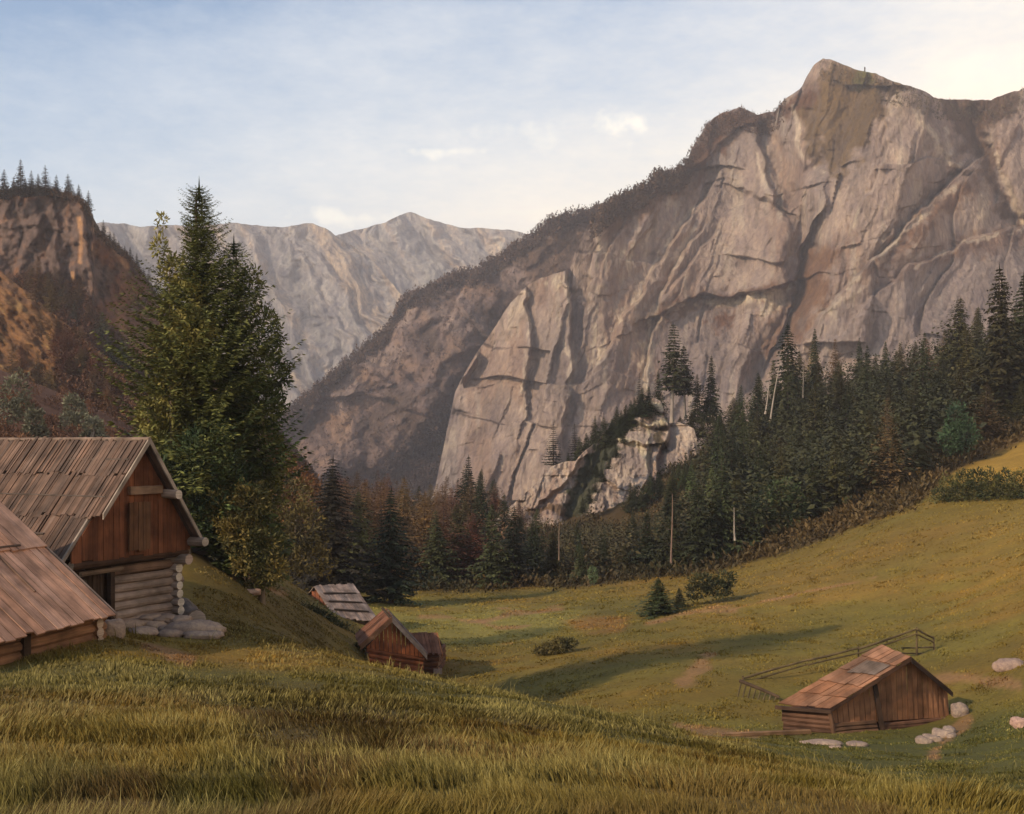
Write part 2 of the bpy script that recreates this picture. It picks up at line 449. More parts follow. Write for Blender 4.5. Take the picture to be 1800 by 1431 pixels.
def gz(x, y): return float(ground(x, y)[0])
def gp(u, d):
    """a point of the ground in direction u at distance d"""
    x = (u - 900) / F * d
    return np.array([x, d, gz(x, d)])

def d_at(u, v, d0=20.0, d1=480.0):
    """distance at which the line of sight (u, v) first meets the ground"""
    d = np.geomspace(d0, d1, 240); zz = ground0((u - 900) / F * d, d)
    k = np.nonzero((HZ - v) / F * d <= zz)[0]
    return float(d[k[0]]) if len(k) else d1
nk, ny = 520, 430
kk = np.linspace(-.95, 1.0, nk)
yy = np.concatenate([np.linspace(-6, 3, 14)[:-1], np.geomspace(3 + 15, 620 + 15, ny) - 15, np.array([700, 900, 1300, 2000, 2800, 3500])])
K2, Y2 = np.meshgrid(kk, yy)
X2 = K2 * (Y2 + 15); x, y = X2.ravel(), Y2.ravel()
z = ground(x, np.minimum(y, 600)); z = np.where(y > 600, np.minimum(z, z * 0 - 60) - 60 - (y - 600) * .03, z)
yc = np.maximum(y, 2.0)
TU, TV = 900 + x / yc * F, HZ - z / yc * F
def mixc(c, target, m):
    m = np.clip(m, 0, 1)[:, None]
    return c * (1 - m) + np.array(target)[None] * m
PATHS = [([(880, 1070), (930, 1077), (985, 1070)], 5), ([(740, 1084), (800, 1088), (850, 1095), (890, 1082)], 3.5), ([(840, 1090), (870, 1104), (930, 1100)], 2.5),
         ([(1140, 1096), (1190, 1082), (1235, 1074), (1290, 1070)], 6), ([(1290, 1070), (1420, 1040), (1540, 1015)], 2), ([(1245, 1150), (1225, 1180), (1200, 1200)], 13), ([(1190, 1275), (1240, 1290), (1330, 1290)], 8),
         ([(425, 1012), (455, 1025), (500, 1045)], 6), ([(880, 1133), (900, 1132)], 3), ([(1640, 1195), (1700, 1190), (1790, 1205)], 7), ([(1700, 1265), (1665, 1300), (1640, 1325)], 8), ([(260, 1135), (330, 1160)], 10)]
def ground_colour(x, y, u, v):
    n1 = fbm(x / 9, y / 9, None, 5, 21); n2 = fbm(x / 2.3 + 9, y / 2.3, None, 4, 33); n3 = fbm(x / 30, y / 30, None, 3, 41)
    n4 = fbm((x + .35 * y) / 9.0, (y - .35 * x) / 2.2, None, 4, 51)
    c = np.tile(np.array([.150, .120, .026]), (len(x), 1))
    c = mixc(c, (.112, .108, .025), .7 * sstep(-.15, .7, n1))
    c = mixc(c, (.195, .128, .028), .7 * sstep(.05, .8, -n1 + n2 * .35))
    c = mixc(c, (.165, .150, .034), .5 * sstep(.0, .6, n4))
    # valley floor: paler, fresher green
    c = mixc(c, (.205, .205, .062), .85 * softpoly(u, v + n1 * 12, [(640, 1062), (900, 1066), (1040, 1085), (960, 1120), (800, 1135), (690, 1120), (620, 1080)], 14) * (y > 60))
    c = mixc(c, (.075, .070, .026), .8 * softpoly(u, v + n2 * 6, [(640, 1052), (860, 1060), (860, 1080), (760, 1072), (640, 1068)], 8) * (y > 60) * 0)
    # warm bare patch below the slope
    c = mixc(c, (.230, .120, .045), .6 * softpoly(u, v + n2 * 8, [(985, 1092), (1040, 1082), (1110, 1088), (1090, 1108), (1020, 1112)], 9) * (y > 60))
    c = mixc(c, (.190, .135, .032), .5 * softpoly(u + n1 * 20, v + n1 * 15, [(1000, 1040), (1250, 1010), (1450, 960), (1700, 890), (1900, 850), (1900, 940), (1500, 1040), (1250, 1070)], 25) * (y > 60))
    # dry upper meadow, far right
    c = mixc(c, (.270, .185, .036), softpoly(u, v + n1 * 8, [(1660, 825), (1720, 790), (1820, 750), (2100, 640), (2100, 830), (1800, 845)], 10) * (y > 110))
    # damp green hollow round the right barn
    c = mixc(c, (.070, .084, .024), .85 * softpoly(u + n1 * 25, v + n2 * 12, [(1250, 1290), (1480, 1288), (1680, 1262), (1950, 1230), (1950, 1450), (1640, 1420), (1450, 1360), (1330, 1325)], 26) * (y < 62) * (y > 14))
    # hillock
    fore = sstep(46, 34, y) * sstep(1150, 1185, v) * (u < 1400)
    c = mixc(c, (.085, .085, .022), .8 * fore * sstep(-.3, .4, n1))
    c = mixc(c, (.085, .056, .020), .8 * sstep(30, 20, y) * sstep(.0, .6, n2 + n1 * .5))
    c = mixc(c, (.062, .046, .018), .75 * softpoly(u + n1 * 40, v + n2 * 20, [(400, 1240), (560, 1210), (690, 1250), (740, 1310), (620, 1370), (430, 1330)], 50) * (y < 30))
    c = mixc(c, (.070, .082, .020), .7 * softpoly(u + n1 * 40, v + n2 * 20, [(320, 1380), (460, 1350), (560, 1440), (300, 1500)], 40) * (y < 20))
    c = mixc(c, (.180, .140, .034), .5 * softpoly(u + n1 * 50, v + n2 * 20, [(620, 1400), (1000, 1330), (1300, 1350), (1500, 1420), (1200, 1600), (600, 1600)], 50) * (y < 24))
    c = mixc(c, (.185, .135, .030), .55 * softpoly(u + n1 * 50, v + n2 * 20, [(-100, 1230), (250, 1210), (380, 1260), (330, 1350), (-100, 1370)], 40) * (y < 30))
    # left hillside behind the log house
    c = mixc(c, (.095, .075, .022), .65 * softpoly(u, v, [(330, 960), (420, 990), (560, 1040), (600, 1090), (560, 1160), (380, 1140), (330, 1100)], 30) * (y > 38) * (y < 120))
    # floor of the woods
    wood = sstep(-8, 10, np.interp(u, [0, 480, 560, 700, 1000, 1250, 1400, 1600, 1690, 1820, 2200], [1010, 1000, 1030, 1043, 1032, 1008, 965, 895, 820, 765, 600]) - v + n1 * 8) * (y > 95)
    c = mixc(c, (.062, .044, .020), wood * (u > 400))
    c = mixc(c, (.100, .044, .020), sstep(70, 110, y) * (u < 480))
    for pts, wd in PATHS:
        d, _ = polydist(u, v, pts)
        c = mixc(c, (.30, .18, .115), .6 * sstep(wd * 1.3, wd * .3, d + n2 * wd * 1.1) * (y > 28))
    return c * np.array([.95, .77, .58]) * (1 + .12 * n3[:, None] + .09 * n2[:, None])
near_zone = np.minimum(TV, 1600)
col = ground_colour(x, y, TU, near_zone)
R, Q = len(yy), nk
I = (np.arange(R - 1)[:, None] * Q + np.arange(Q - 1)[None]).ravel()
quads = np.stack([I, I + 1, I + Q + 1, I + Q], 1)
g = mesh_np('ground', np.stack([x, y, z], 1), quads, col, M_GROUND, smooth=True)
tag(g, kind='structure')

# ------------------------------------------------------------------ mountains: sculpted fronts with real depth and a falling back
def massif(name, sil, foot, dfun, relief, colour, nu, nv, u0, u1, mat, rough_sil=3.0, seed=0, back=(14, 22., .55), smooth=True):
    uu = np.linspace(u0, u1, nu)
    vs = np.interp(uu, [p[0] for p in sil], [p[1] for p in sil])
    vs = vs + fbm(uu / 28, uu * 0 + seed, None, 5, seed + 3) * rough_sil
    vf = np.interp(uu, [p[0] for p in foot], [p[1] for p in foot])
    t = np.linspace(0, 1, nv)
    U = np.repeat(uu[None], nv, 0); V = vf[None] + (np.minimum(vs, vf - 2) - vf)[None] * t[:, None]
    u, v = U.ravel(), V.ravel()
    tt = np.repeat(t[:, None], nu, 1).ravel()
    d = dfun(u, v) - relief(u, v)
    pos = np.stack([(u - 900) / F * d, d, (HZ - v) / F * d], 1)
    c = colour(u, v, tt, pos)
    top = pos.reshape(nv, nu, 3)[-1]; tc_ = c.reshape(nv, nu, 3)[-1]
    nb, st, dr = back
    P_ = [pos]; C_ = [c]
    for k in range(1, nb + 1):
        q = top.copy(); q[:, 1] += st * k ** 1.25; q[:, 2] -= st * dr * k ** 1.35
        q[:, 2] += fbm(q[:, 0] / (st * 3), q[:, 1] / (st * 3), None, 3, seed + 8) * st * .5 * min(k / 3, 1)
        q[:, 2] = np.maximum(q[:, 2], -150)
        P_.append(q); C_.append(tc_)
    pos = np.concatenate(P_); c = np.concatenate(C_); R = nv + nb
    I = (np.arange(R - 1)[:, None] * nu + np.arange(nu - 1)[None]).ravel()
    o = mesh_np(name, pos, np.stack([I, I + 1, I + nu + 1, I + nu], 1), c, mat, smooth=smooth)
    return tag(o, kind='structure')

def feat(u, v, feats):
    r = np.zeros(u.shape)
    wu = u + fbm(u / 40, v / 40, None, 3, 91) * 9; wv = v + fbm(u / 40, v / 40, None, 3, 92) * 9
    for kind, pts, A, w in feats:
        d, s = polydist(wu, wv, pts)
        if kind == 'step': r = r + A * np.exp(-d / w) * np.clip(s * d / 2.5, -1, 1)
        elif kind == 'gully': r = r - A * np.exp(-(d / w) ** 2)
        elif kind == 'rib': r = r + A * np.exp(-(d / w))
    return r

ROCK = (.300, .208, .165)
def rock_colour(u, v, pos, seed, base=ROCK):
    sx, sy = u / 60, v / 160
    n1 = fbm(sx, sy, None, 5, seed); n2 = fbm(u / 14, v / 90, None, 5, seed + 5); n3 = fbm(u / 200, v / 200, None, 3, seed + 9)
    c = np.tile(np.array(base), (len(u), 1))
    c = mixc(c, (.235, .140, .096), .7 * sstep(.05, .6, n1 + .3 * n2))
    c = mixc(c, (.190, .138, .118), .7 * sstep(.1, .7, -n1 + n3 * .5))
    c = mixc(c, (.370, .280, .210), .55 * sstep(.25, .75, n2))
    c = mixc(c, (.150, .104, .080), .6 * sstep(.25, .75, -n2))
    return c

# --- the great cliff
SIL = [(755, 880), (765, 856), (776, 800), (800, 690), (830, 632), (870, 572), (898, 532), (925, 505), (950, 487), (990, 478), (1004, 470), (1012, 440), (1032, 400), (1060, 364), (1085, 345), (1110, 336),
       (1138, 322), (1150, 305), (1190, 300), (1208, 285), (1216, 258), (1240, 220), (1270, 200), (1300, 190), (1316, 194), (1332, 203), (1360, 197), (1384, 170), (1410, 150), (1430, 117), (1448, 102), (1462, 105), (1478, 113), (1502, 122),
       (1540, 131), (1570, 146), (1600, 149), (1640, 170), (1700, 174), (1742, 178), (1770, 165), (1800, 153), (1900, 112), (2050, 70), (2250, 130), (2500, 240)]
FOOT = [(755, 884), (900, 900), (1300, 860), (1700, 780), (2500, 700)]
def d_cliff(u, v):
    base = np.interp(u, [755, 1000, 1400, 1800, 2500], [1040, 985, 900, 830, 800])
    h = np.clip((880 - v) / 780, -.1, 1.2)
    return base + 250 * h ** 1.15 + 60 * h * np.sin(u / 90)
CF = [('gully', [(1345, 195), (1372, 280), (1395, 350), (1412, 420), (1400, 510), (1370, 580), (1330, 660)], 34, 24),
      ('step', [(1430, 400), (1412, 450), (1395, 520), (1365, 600)], -14, 34),
      ('step', [(1575, 150), (1558, 250), (1525, 350), (1485, 430), (1450, 520)], 14, 40),
      ('step', [(1640, 175), (1625, 240), (1590, 330), (1570, 400)], -10, 34),
      ('gully', [(1680, 175), (1722, 250), (1755, 330), (1800, 420), (1850, 520)], 26, 20),
      ('step', [(1700, 296), (1650, 345), (1590, 400), (1510, 478), (1450, 548), (1410, 610)], 20, 60),
      ('gully', [(1690, 310), (1640, 360), (1560, 440)], 12, 10),
      ('step', [(1140, 560), (1210, 522), (1290, 522), (1388, 500)], 11, 36),
      ('step', [(1228, 400), (1180, 480), (1152, 560), (1130, 690)], 16, 44),
      ('step', [(1330, 330), (1250, 420), (1170, 520)], 5, 30),
      ('step', [(1002, 478), (1004, 560), (1006, 700), (985, 800)], -12, 42),
      ('step', [(930, 512), (932, 600), (920, 720)], -9, 30),
      ('step', [(1245, 330), (1175, 430), (1110, 540), (1050, 640)], 11, 38),
      ('step', [(1060, 365), (1040, 470), (1030, 560)], 9, 34),
      ('rib', [(1390, 185), (1400, 260), (1420, 340)], 14, 22),
      ('step', [(1335, 225), (1345, 300), (1370, 360)], -10, 22),
      ('rib', [(1605, 160), (1640, 240), (1695, 300)], 12, 28),
      ('step', [(1300, 335), (1345, 345), (1380, 370)], 7, 22),
      ('gully', [(1430, 290), (1400, 340)], 10, 14), ('gully', [(1500, 150), (1480, 240), (1430, 300)], 14, 26),
      ('step', [(1800, 400), (1700, 420), (1600, 470), (1500, 560)], 7, 40),
      ('step', [(1215, 290), (1260, 260), (1300, 230), (1330, 215)], 6, 18),
      ('step', [(1150, 310), (1160, 370), (1120, 430)], -7, 22)]
def cliff_sw(u, v):
    wu = u + fbm(u / 110, v / 110, None, 2, 61) * 14 + fbm(u / 10, v / 16, None, 3, 63) * 1.6; wv = v + fbm(u / 90, v / 90, None, 2, 62) * 20
    return wu + .30 * (wv - 400), wv      # clefts lean down to the left
def r_cliff(u, v):
    s, wv = cliff_sw(u, v)
    r = 48 * facets(s / 150, wv / 330, 11, .7, 1.3, .7)
    r += 16 * facets(s / 58, wv / 150, 23, .6, 1.5, .9)
    r += 5.6 * facets(s / 21, wv / 62, 37, .6, 1.5, .9)
    r += 1.7 * facets(s / 7.5, wv / 24, 39, .6, 1.5, .9)
    r += .9 * fbm(u / 6, v / 18, None, 4, 71) + feat(u, v, CF)
    return r
VEG = [([(1205, 300), (1222, 245), (1275, 198), (1310, 190), (1345, 205), (1372, 190), (1350, 240), (1300, 225), (1270, 262), (1240, 300), (1222, 345)], (.115, .062, .036), 12),
       ([(1415, 160), (1462, 105), (1545, 130), (1590, 150), (1550, 170), (1530, 240), (1490, 300), (1450, 320), (1430, 250), (1400, 190)], (.125, .085, .036), 14),
       ([(1370, 190), (1412, 150), (1440, 160), (1420, 200), (1385, 215)], (.115, .060, .034), 10),
       ([(1500, 122), (1548, 131), (1530, 150), (1490, 140)], (.12, .125, .04), 8),
       ([(1055, 372), (1110, 335), (1205, 300), (1215, 345), (1160, 350), (1120, 380), (1085, 420), (1060, 400)], (.120, .070, .042), 12),
       ([(1640, 168), (1790, 160), (1740, 250), (1770, 330), (1830, 440), (1800, 430), (1730, 320), (1690, 250)], (.105, .066, .044), 14),
       ([(1400, 420), (1430, 430), (1480, 440), (1450, 520), (1400, 600), (1340, 640), (1360, 580), (1395, 500)], (.170, .100, .062), 16),
       ([(1690, 308), (1720, 330), (1640, 400), (1540, 480), (1500, 500), (1600, 400)], (.150, .090, .062), 14),
       ([(1150, 545), (1220, 512), (1300, 512), (1385, 494), (1385, 508), (1290, 532), (1230, 545), (1150, 575)], (.150, .085, .052), 8),
       ([(1240, 560), (1290, 540), (1280, 575), (1250, 580)], (.15, .08, .05), 8),
       ([(1800, 395), (1690, 420), (1600, 460), (1560, 500), (1640, 470), (1800, 430)], (.170, .105, .078), 14)]
def c_cliff(u, v, tt, pos):
    c = rock_colour(u, v, pos, 101)
    n = fbm(u / 22, v / 22, None, 5, 121) * 24; n2 = fbm(u / 12, v / 12, None, 4, 131) * 12
    for pts, cc, w in VEG:
        c = mixc(c, np.array(cc) * np.array([.92, .76, .64]), .95 * softpoly(u + n, v + n2, pts, w * .8))
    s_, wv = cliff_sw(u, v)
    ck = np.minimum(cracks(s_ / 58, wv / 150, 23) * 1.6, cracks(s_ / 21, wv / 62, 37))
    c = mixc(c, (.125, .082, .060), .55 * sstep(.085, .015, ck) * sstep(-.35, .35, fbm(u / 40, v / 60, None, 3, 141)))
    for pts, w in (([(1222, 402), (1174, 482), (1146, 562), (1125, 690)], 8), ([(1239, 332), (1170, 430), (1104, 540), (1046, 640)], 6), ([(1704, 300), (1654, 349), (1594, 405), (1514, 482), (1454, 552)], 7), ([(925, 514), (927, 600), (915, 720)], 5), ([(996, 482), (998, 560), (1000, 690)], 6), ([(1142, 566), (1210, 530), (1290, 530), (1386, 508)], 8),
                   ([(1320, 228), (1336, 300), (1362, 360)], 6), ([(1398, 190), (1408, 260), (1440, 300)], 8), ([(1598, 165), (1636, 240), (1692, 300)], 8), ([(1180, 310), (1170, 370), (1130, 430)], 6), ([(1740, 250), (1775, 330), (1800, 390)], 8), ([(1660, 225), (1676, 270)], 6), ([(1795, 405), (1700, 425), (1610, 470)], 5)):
        d, _ = polydist(u + n * .35, v + n2 * .5, pts); c = mixc(c, (.48, .36, .26), .75 * sstep(w, w * .3, d) * sstep(-.45, .25, fbm(u / 12, v / 26, None, 3, 157)))  # lit edges of the steps, painted into the rock as narrow pale bands
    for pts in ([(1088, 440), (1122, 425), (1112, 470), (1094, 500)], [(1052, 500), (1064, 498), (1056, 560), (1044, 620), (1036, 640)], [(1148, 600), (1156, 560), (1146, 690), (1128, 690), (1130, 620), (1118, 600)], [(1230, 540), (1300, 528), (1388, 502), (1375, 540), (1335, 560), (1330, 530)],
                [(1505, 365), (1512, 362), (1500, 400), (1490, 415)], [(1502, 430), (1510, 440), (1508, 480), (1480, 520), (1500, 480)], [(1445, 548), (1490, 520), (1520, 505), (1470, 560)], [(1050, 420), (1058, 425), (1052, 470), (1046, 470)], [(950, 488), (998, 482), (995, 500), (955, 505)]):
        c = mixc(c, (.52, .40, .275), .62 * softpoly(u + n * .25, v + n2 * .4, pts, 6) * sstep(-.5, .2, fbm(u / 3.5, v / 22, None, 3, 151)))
    c = mixc(c, (.245, .185, .165), .55 * softpoly(u + n, v + n2, [(1460, 540), (1600, 470), (1800, 420), (2100, 420), (2100, 700), (1400, 700)], 40))
    return c
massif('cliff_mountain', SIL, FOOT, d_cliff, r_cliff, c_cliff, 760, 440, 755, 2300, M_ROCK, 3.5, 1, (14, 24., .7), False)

# --- wooded spur left of the cliff
SP = [(250, 830), (440, 790), (500, 724), (545, 690), (590, 650), (640, 607), (672, 584), (690, 562), (700, 538), (716, 518), (752, 508), (772, 493), (800, 478), (834, 474), (856, 458), (878, 452), (900, 434), (935, 411), (960, 389), (1000, 376), (1060, 362), (1120, 345), (1250, 330)]
def d_spur(u, v): return 1240 + 180 * np.clip((870 - v) / 450, 0, 1.2) - .12 * (u - 700)
SF = [('gully', [(870, 470), (905, 510), (880, 570), (820, 660), (780, 760), (760, 850)], 32, 26), ('step', [(840, 480), (815, 510), (790, 560)], 12, 26), ('step', [(790, 520), (830, 560), (860, 600)], 10, 26),
      ('step', [(720, 530), (760, 500), (800, 500)], 8, 18), ('step', [(620, 640), (700, 640), (760, 690)], -9, 40), ('step', [(560, 700), (640, 690), (720, 720)], 9, 40), ('gully', [(700, 560), (640, 640)], 10, 18)]
def r_spur(u, v):
    wu = u + fbm(u / 50, v / 50, None, 3, 261) * 22; wv = v + fbm(u / 50, v / 50, None, 3, 262) * 22
    return 70 * facets((wu + .5 * wv) / 130, wv / 150, 211, .8, 1.2, .8) + 26 * facets((wu + .5 * wv) / 48, wv / 60, 223, .8, 1.2) + 5 * fbm(u / 16, v / 18, None, 4, 231) + feat(u, v, SF)
def c_spur(u, v, tt, pos):
    n1 = fbm(u / 50, v / 50, None, 5, 241); n2 = fbm(u / 9, v / 12, None, 4, 243)
    c = np.tile(np.array([.150, .096, .080]), (len(u), 1))
    c = mixc(c, (.200, .118, .080), sstep(.0, .7, n1)); c = mixc(c, (.085, .052, .038), sstep(.05, .6, -n1 + n2 * .5))
    c = mixc(c, (.11, .062, .036), .8 * softpoly(u + n1 * 16, v + n2 * 8, [(900, 440), (960, 388), (1060, 360), (1060, 400), (1000, 470), (900, 540), (860, 480)], 14))
    c = mixc(c, (.060, .040, .036), .85 * softpoly(u + n1 * 25, v + n1 * 25, [(660, 870), (700, 770), (760, 700), (830, 640), (800, 720), (780, 880)], 24))
    kn = np.maximum.reduce([softpoly(u + n1 * 8, v + n2 * 5, q, 7) for q in ([(742, 545), (775, 505), (800, 500), (838, 540), (862, 585), (800, 590)], [(700, 560), (722, 525), (745, 520), (735, 560), (705, 585)], [(640, 640), (690, 605), (720, 620), (690, 660)], [(560, 700), (620, 660), (660, 690), (600, 730)], [(868, 470), (900, 452), (940, 500), (890, 530)])])
    c = mixc(c, (.225, .155, .130), .75 * kn)
    return c * (1 + .25 * n2[:, None])
massif('wooded_spur', SP, [(250, 860), (1250, 880)], d_spur, r_spur, c_spur, 330, 220, 250, 1250, M_ROCK, 7, 2, (12, 26., .6), False)

# --- far ranges
def far(name, sil, D, dD, seed, base, alt, u0, u1, vf):
    def dd(u, v): return D + dD * np.clip((vf - v) / 450, 0, 1.2)
    def rr(u, v):
        wu = u + fbm(u / 60, v / 60, None, 3, seed) * 30 ; s = wu - .55 * v
        return D * .034 * ridged(s / 150, v / 900, 3, seed + 1) + D * .010 * ridged(s / 40, v / 300, 3, seed + 4) + D * .006 * fbm(s / 12, v / 40, None, 4, seed + 2) + D * .008 * facets(s / 30, v / 140, seed + 3, .9, 1.)
    def cc(u, v, tt, pos):
        n1 = fbm((u - .55 * v) / 26, v / 260, None, 5, seed + 5); n2 = fbm(u / 7, v / 9, None, 4, seed + 6)
        c = np.tile(np.array(base), (len(u), 1)); c = mixc(c, alt, sstep(-.1, .6, n1 + .3 * n2)); c = mixc(c, (.13, .115, .11), .6 * sstep(.1, .8, -n1 + .4 * n2))
        return c
    massif(name, sil, [(u0, vf), (u1, vf)], dd, rr, cc, 380, 240, u0, u1, M_FAR, 3.5, seed, (6, D * .014, .6))
far('distant_range', [(-200, 430), (100, 405), (190, 391), (235, 396), (300, 398), (380, 396), (405, 391), (425, 392), (470, 400), (550, 394), (575, 402), (600, 418), (630, 438), (660, 466), (705, 517), (740, 548), (800, 600), (900, 690), (1000, 760)],
    2400, 500, 301, (.270, .225, .205), (.37, .265, .19), -200, 1000, 830)
far('distant_peak', [(400, 440), (520, 420), (590, 413), (640, 402), (690, 386), (712, 374), (722, 371), (745, 381), (780, 394), (820, 400), (870, 402), (930, 413), (1000, 424), (1300, 520)],
    3200, 400, 351, (.28, .235, .21), (.39, .28, .20), 400, 1300, 830)

# --- crag on the left and the rusty hillside below it
CR = [(-500, 520), (-300, 420), (-120, 350), (-20, 338), (30, 331), (60, 330), (92, 333), (135, 345), (152, 358), (162, 378), (167, 402), (190, 421), (222, 446), (252, 482), (290, 540), (350, 610), (430, 690), (520, 790), (560, 840)]
def d_crag(u, v): return 420 + 55 * np.clip((800 - v) / 460, 0, 1.2) - .12 * (u - 100) * (u < 165) + np.where(u > 165, (u - 165) * .28, 0) + 26 * sstep(520, 640, v) * -1
KF = [('step', [(95, 335), (100, 420), (110, 520)], -3, 18), ('step', [(150, 350), (155, 430), (175, 540)], -5, 16), ('step', [(35, 340), (40, 420), (20, 520)], 3, 18), ('step', [(0, 400), (60, 395), (95, 410)], 2, 14), ('gully', [(70, 350), (85, 430), (80, 520)], 5, 8)]
def r_crag(u, v):
    m = sstep(560, 470, v)
    return m * (9 * facets(u / 46 + v / 300, v / 130, 411, .9, .9) + 4 * facets(u / 18, v / 44, 417, .9, 1.)) + 5 * fbm(u / 34, v / 34, None, 4, 421) + 1.4 * fbm(u / 7, v / 9, None, 4, 423) + feat(u, v, KF)
def c_crag(u, v, tt, pos):
    n1 = fbm(u / 36, v / 44, None, 5, 431); n2 = fbm(u / 7, v / 16, None, 4, 433)
    c = np.tile(np.array([.145, .055, .024]), (len(u), 1))
    c = mixc(c, (.200, .085, .030), sstep(.1, .6, n1)); c = mixc(c, (.075, .036, .020), sstep(.0, .6, -n1 + .4 * n2))
    rock = softpoly(u + n1 * 12, v + n2 * 10, [(-300, 400), (-60, 352), (60, 348), (140, 354), (165, 385), (160, 420), (195, 520), (150, 540), (100, 500), (40, 480), (-100, 470), (-300, 520)], 12)
    rc = np.tile(np.array([.105, .064, .050]), (len(u), 1)); rc = mixc(rc, (.07, .040, .030), sstep(.1, .6, -n2)); rc = mixc(rc, (.140, .072, .044), sstep(.3, .8, n2 + n1 * .4))
    c = c * (1 - rock[:, None]) + rc * rock[:, None]
    for pts, w in (([(140, 385), (143, 420), (140, 460)], 4), ([(128, 480), (140, 560)], 3), ([(165, 405), (205, 440), (225, 470)], 5)):
        d, _ = polydist(u, v, pts); c = mixc(c, (.40, .20, .09), .8 * sstep(w * 1.4, w * .4, d + n2 * 3))  # orange streaks of light painted down the right side of the crag
    c = mixc(c, (.10, .065, .035), .8 * sstep(14, 4, v - np.interp(u, [p[0] for p in CR], [p[1] for p in CR])))
    return c * (1 + .2 * n2[:, None])
massif('crag', CR, [(-500, 830), (560, 850)], d_crag, r_crag, c_crag, 360, 230, -500, 560, M_NEARROCK, 2.5, 4, (10, 12., .5))
HS = [(-500, 300), (-200, 380), (0, 476), (30, 500), (62, 524), (100, 556), (130, 582), (165, 612), (200, 642), (250, 690), (300, 735), (350, 780), (400, 830)]
def d_hs(u, v): return 235 + 100 * np.clip((830 - v) / 350, 0, 1.5)
def r_hs(u, v): return 6 * fbm((u + v) / 60, (v - u) / 22, None, 4, 511) + 1.2 * fbm(u / 8, v / 8, None, 3, 512)
def c_hs(u, v, tt, pos):
    n1 = fbm((u + v) / 70, (v - u) / 18, None, 5, 521); n2 = fbm(u / 7, v / 7, None, 4, 523)
    c = np.tile(np.array([.165, .074, .027]), (len(u), 1))
    c = mixc(c, (.19, .105, .036), sstep(.1, .6, n1)); c = mixc(c, (.105, .050, .024), sstep(.1, .6, -n1)); c = mixc(c, (.120, .048, .024), .8 * sstep(640, 760, v))
    return c * (1 + .25 * n2[:, None])
massif('hillside', HS, [(-500, 840), (400, 850)], d_hs, r_hs, c_hs, 260, 160, -500, 400, M_NEARROCK, 2.0, 5, (8, 8., .5))

# --- pale rock outcrop in the wood
OC = [(860, 925), (885, 900), (905, 884), (932, 860), (952, 838), (970, 818), (988, 812), (1012, 812), (1024, 797), (1048, 778), (1066, 756), (1090, 738), (1112, 718), (1128, 714), (1136, 704), (1150, 699), (1162, 706), (1168, 722), (1176, 744), (1196, 742), (1220, 752), (1228, 778), (1240, 820), (1256, 860), (1280, 930)]
def d_oc(u, v): return 232 + 34 * np.clip((940 - v) / 240, 0, 1.1) + .02 * np.abs(u - 1120)
OF = [('step', [(1130, 712), (1172, 728)], 2.2, 9), ('step', [(1112, 742), (1140, 746), (1176, 742)], 2.6, 10), ('step', [(1084, 772), (1120, 776), (1148, 780)], 2.6, 12), ('step', [(1142, 780), (1136, 830), (1130, 870)], -2.6, 14),
      ('step', [(1095, 775), (1065, 820), (1045, 880)], 3, 18), ('gully', [(1100, 735), (1060, 790), (1030, 850), (1005, 905)], 5, 14), ('step', [(1020, 812), (990, 850), (950, 880)], -2.4, 12), ('step', [(1060, 840), (1090, 860)], 2, 8), ('step', [(1175, 745), (1170, 790), (1150, 840)], -3.5, 16)]
def r_oc(u, v): return 4.5 * facets((u + .35 * v) / 52, v / 84, 611, .7, 1.1, .7) + 1.0 * facets((u + .2 * v) / 18, v / 44, 613, .7, 1.5, .9) + .6 * fbm(u / 5, v / 9, None, 4, 617) + feat(u, v, OF) * .75
def c_oc(u, v, tt, pos):
    c = rock_colour(u * 3, v * 2, pos, 621, (.37, .27, .21))
    c = np.maximum(c, np.array([.24, .17, .135]))
    n = fbm(u / 12, v / 12, None, 4, 631)
    for pts, w, cc in (([(1112, 712), (1085, 750), (1055, 800), (1030, 850), (1005, 905)], 20, (.035, .036, .018)), ([(1172, 742), (1160, 775), (1168, 790)], 8, (.07, .05, .03)), ([(940, 905), (965, 890), (990, 900)], 8, (.12, .07, .04))):
        d, _ = polydist(u + n * 8, v + n * 8, pts); c = mixc(c, cc, .95 * sstep(w * 1.2, w * .7, d))
    for pts, w in (([(1138, 706), (1164, 716)], 6), ([(1124, 744), (1140, 748), (1174, 742)], 5), ([(1136, 748), (1140, 762)], 4), ([(1088, 774), (1124, 782), (1132, 800)], 6), ([(1140, 778), (1138, 820)], 5)):
        d, _ = polydist(u + n * 4, v + n * 4, pts); c = mixc(c, (.46, .36, .24), .8 * sstep(w * 1.2, w * .5, d))  # highlights on the upper ledges, painted into the outcrop colour
    return c
massif('rock_outcrop', OC, [(860, 950), (1280, 960)], d_oc, r_oc, c_oc, 260, 200, 860, 1280, M_NEARROCK, 2.2, 6, (8, 5., .5), False)
# ------------------------------------------------------------------ log house
GREY = (.098, .056, .039); DARK = (.125, .042, .018); RUST = (.19, .07, .028); PALE = (.30, .215, .165); PINK = (.43, .225, .140)
def lerp(a, b, t): return np.asarray(a, float) * (1 - t) + np.asarray(b, float) * t
ap = np.array([-12.76, 40.0, 0.1]); gv = np.array([.5, .866, 0]); rv = np.array([-.866, .5, 0]); nv_ = -rv
def H(s, t, z): return np.array([ap[0], ap[1], 0]) + gv * s + rv * t + np.array([0, 0, z])
def zl(s): return .1 + (-3.9 - .1) * (-s / 3.17)          # height of the left slope at s (s negative)
def zr(s): return .1 + (-3.7 - .1) * (s / 2.6)
house = empty('log_house', H(0, 5, -6.9)); tag(house, 'tall log house with steep grey board roof and dark brown boarded gable', 'house')
m = MB()
Lr = 11.0
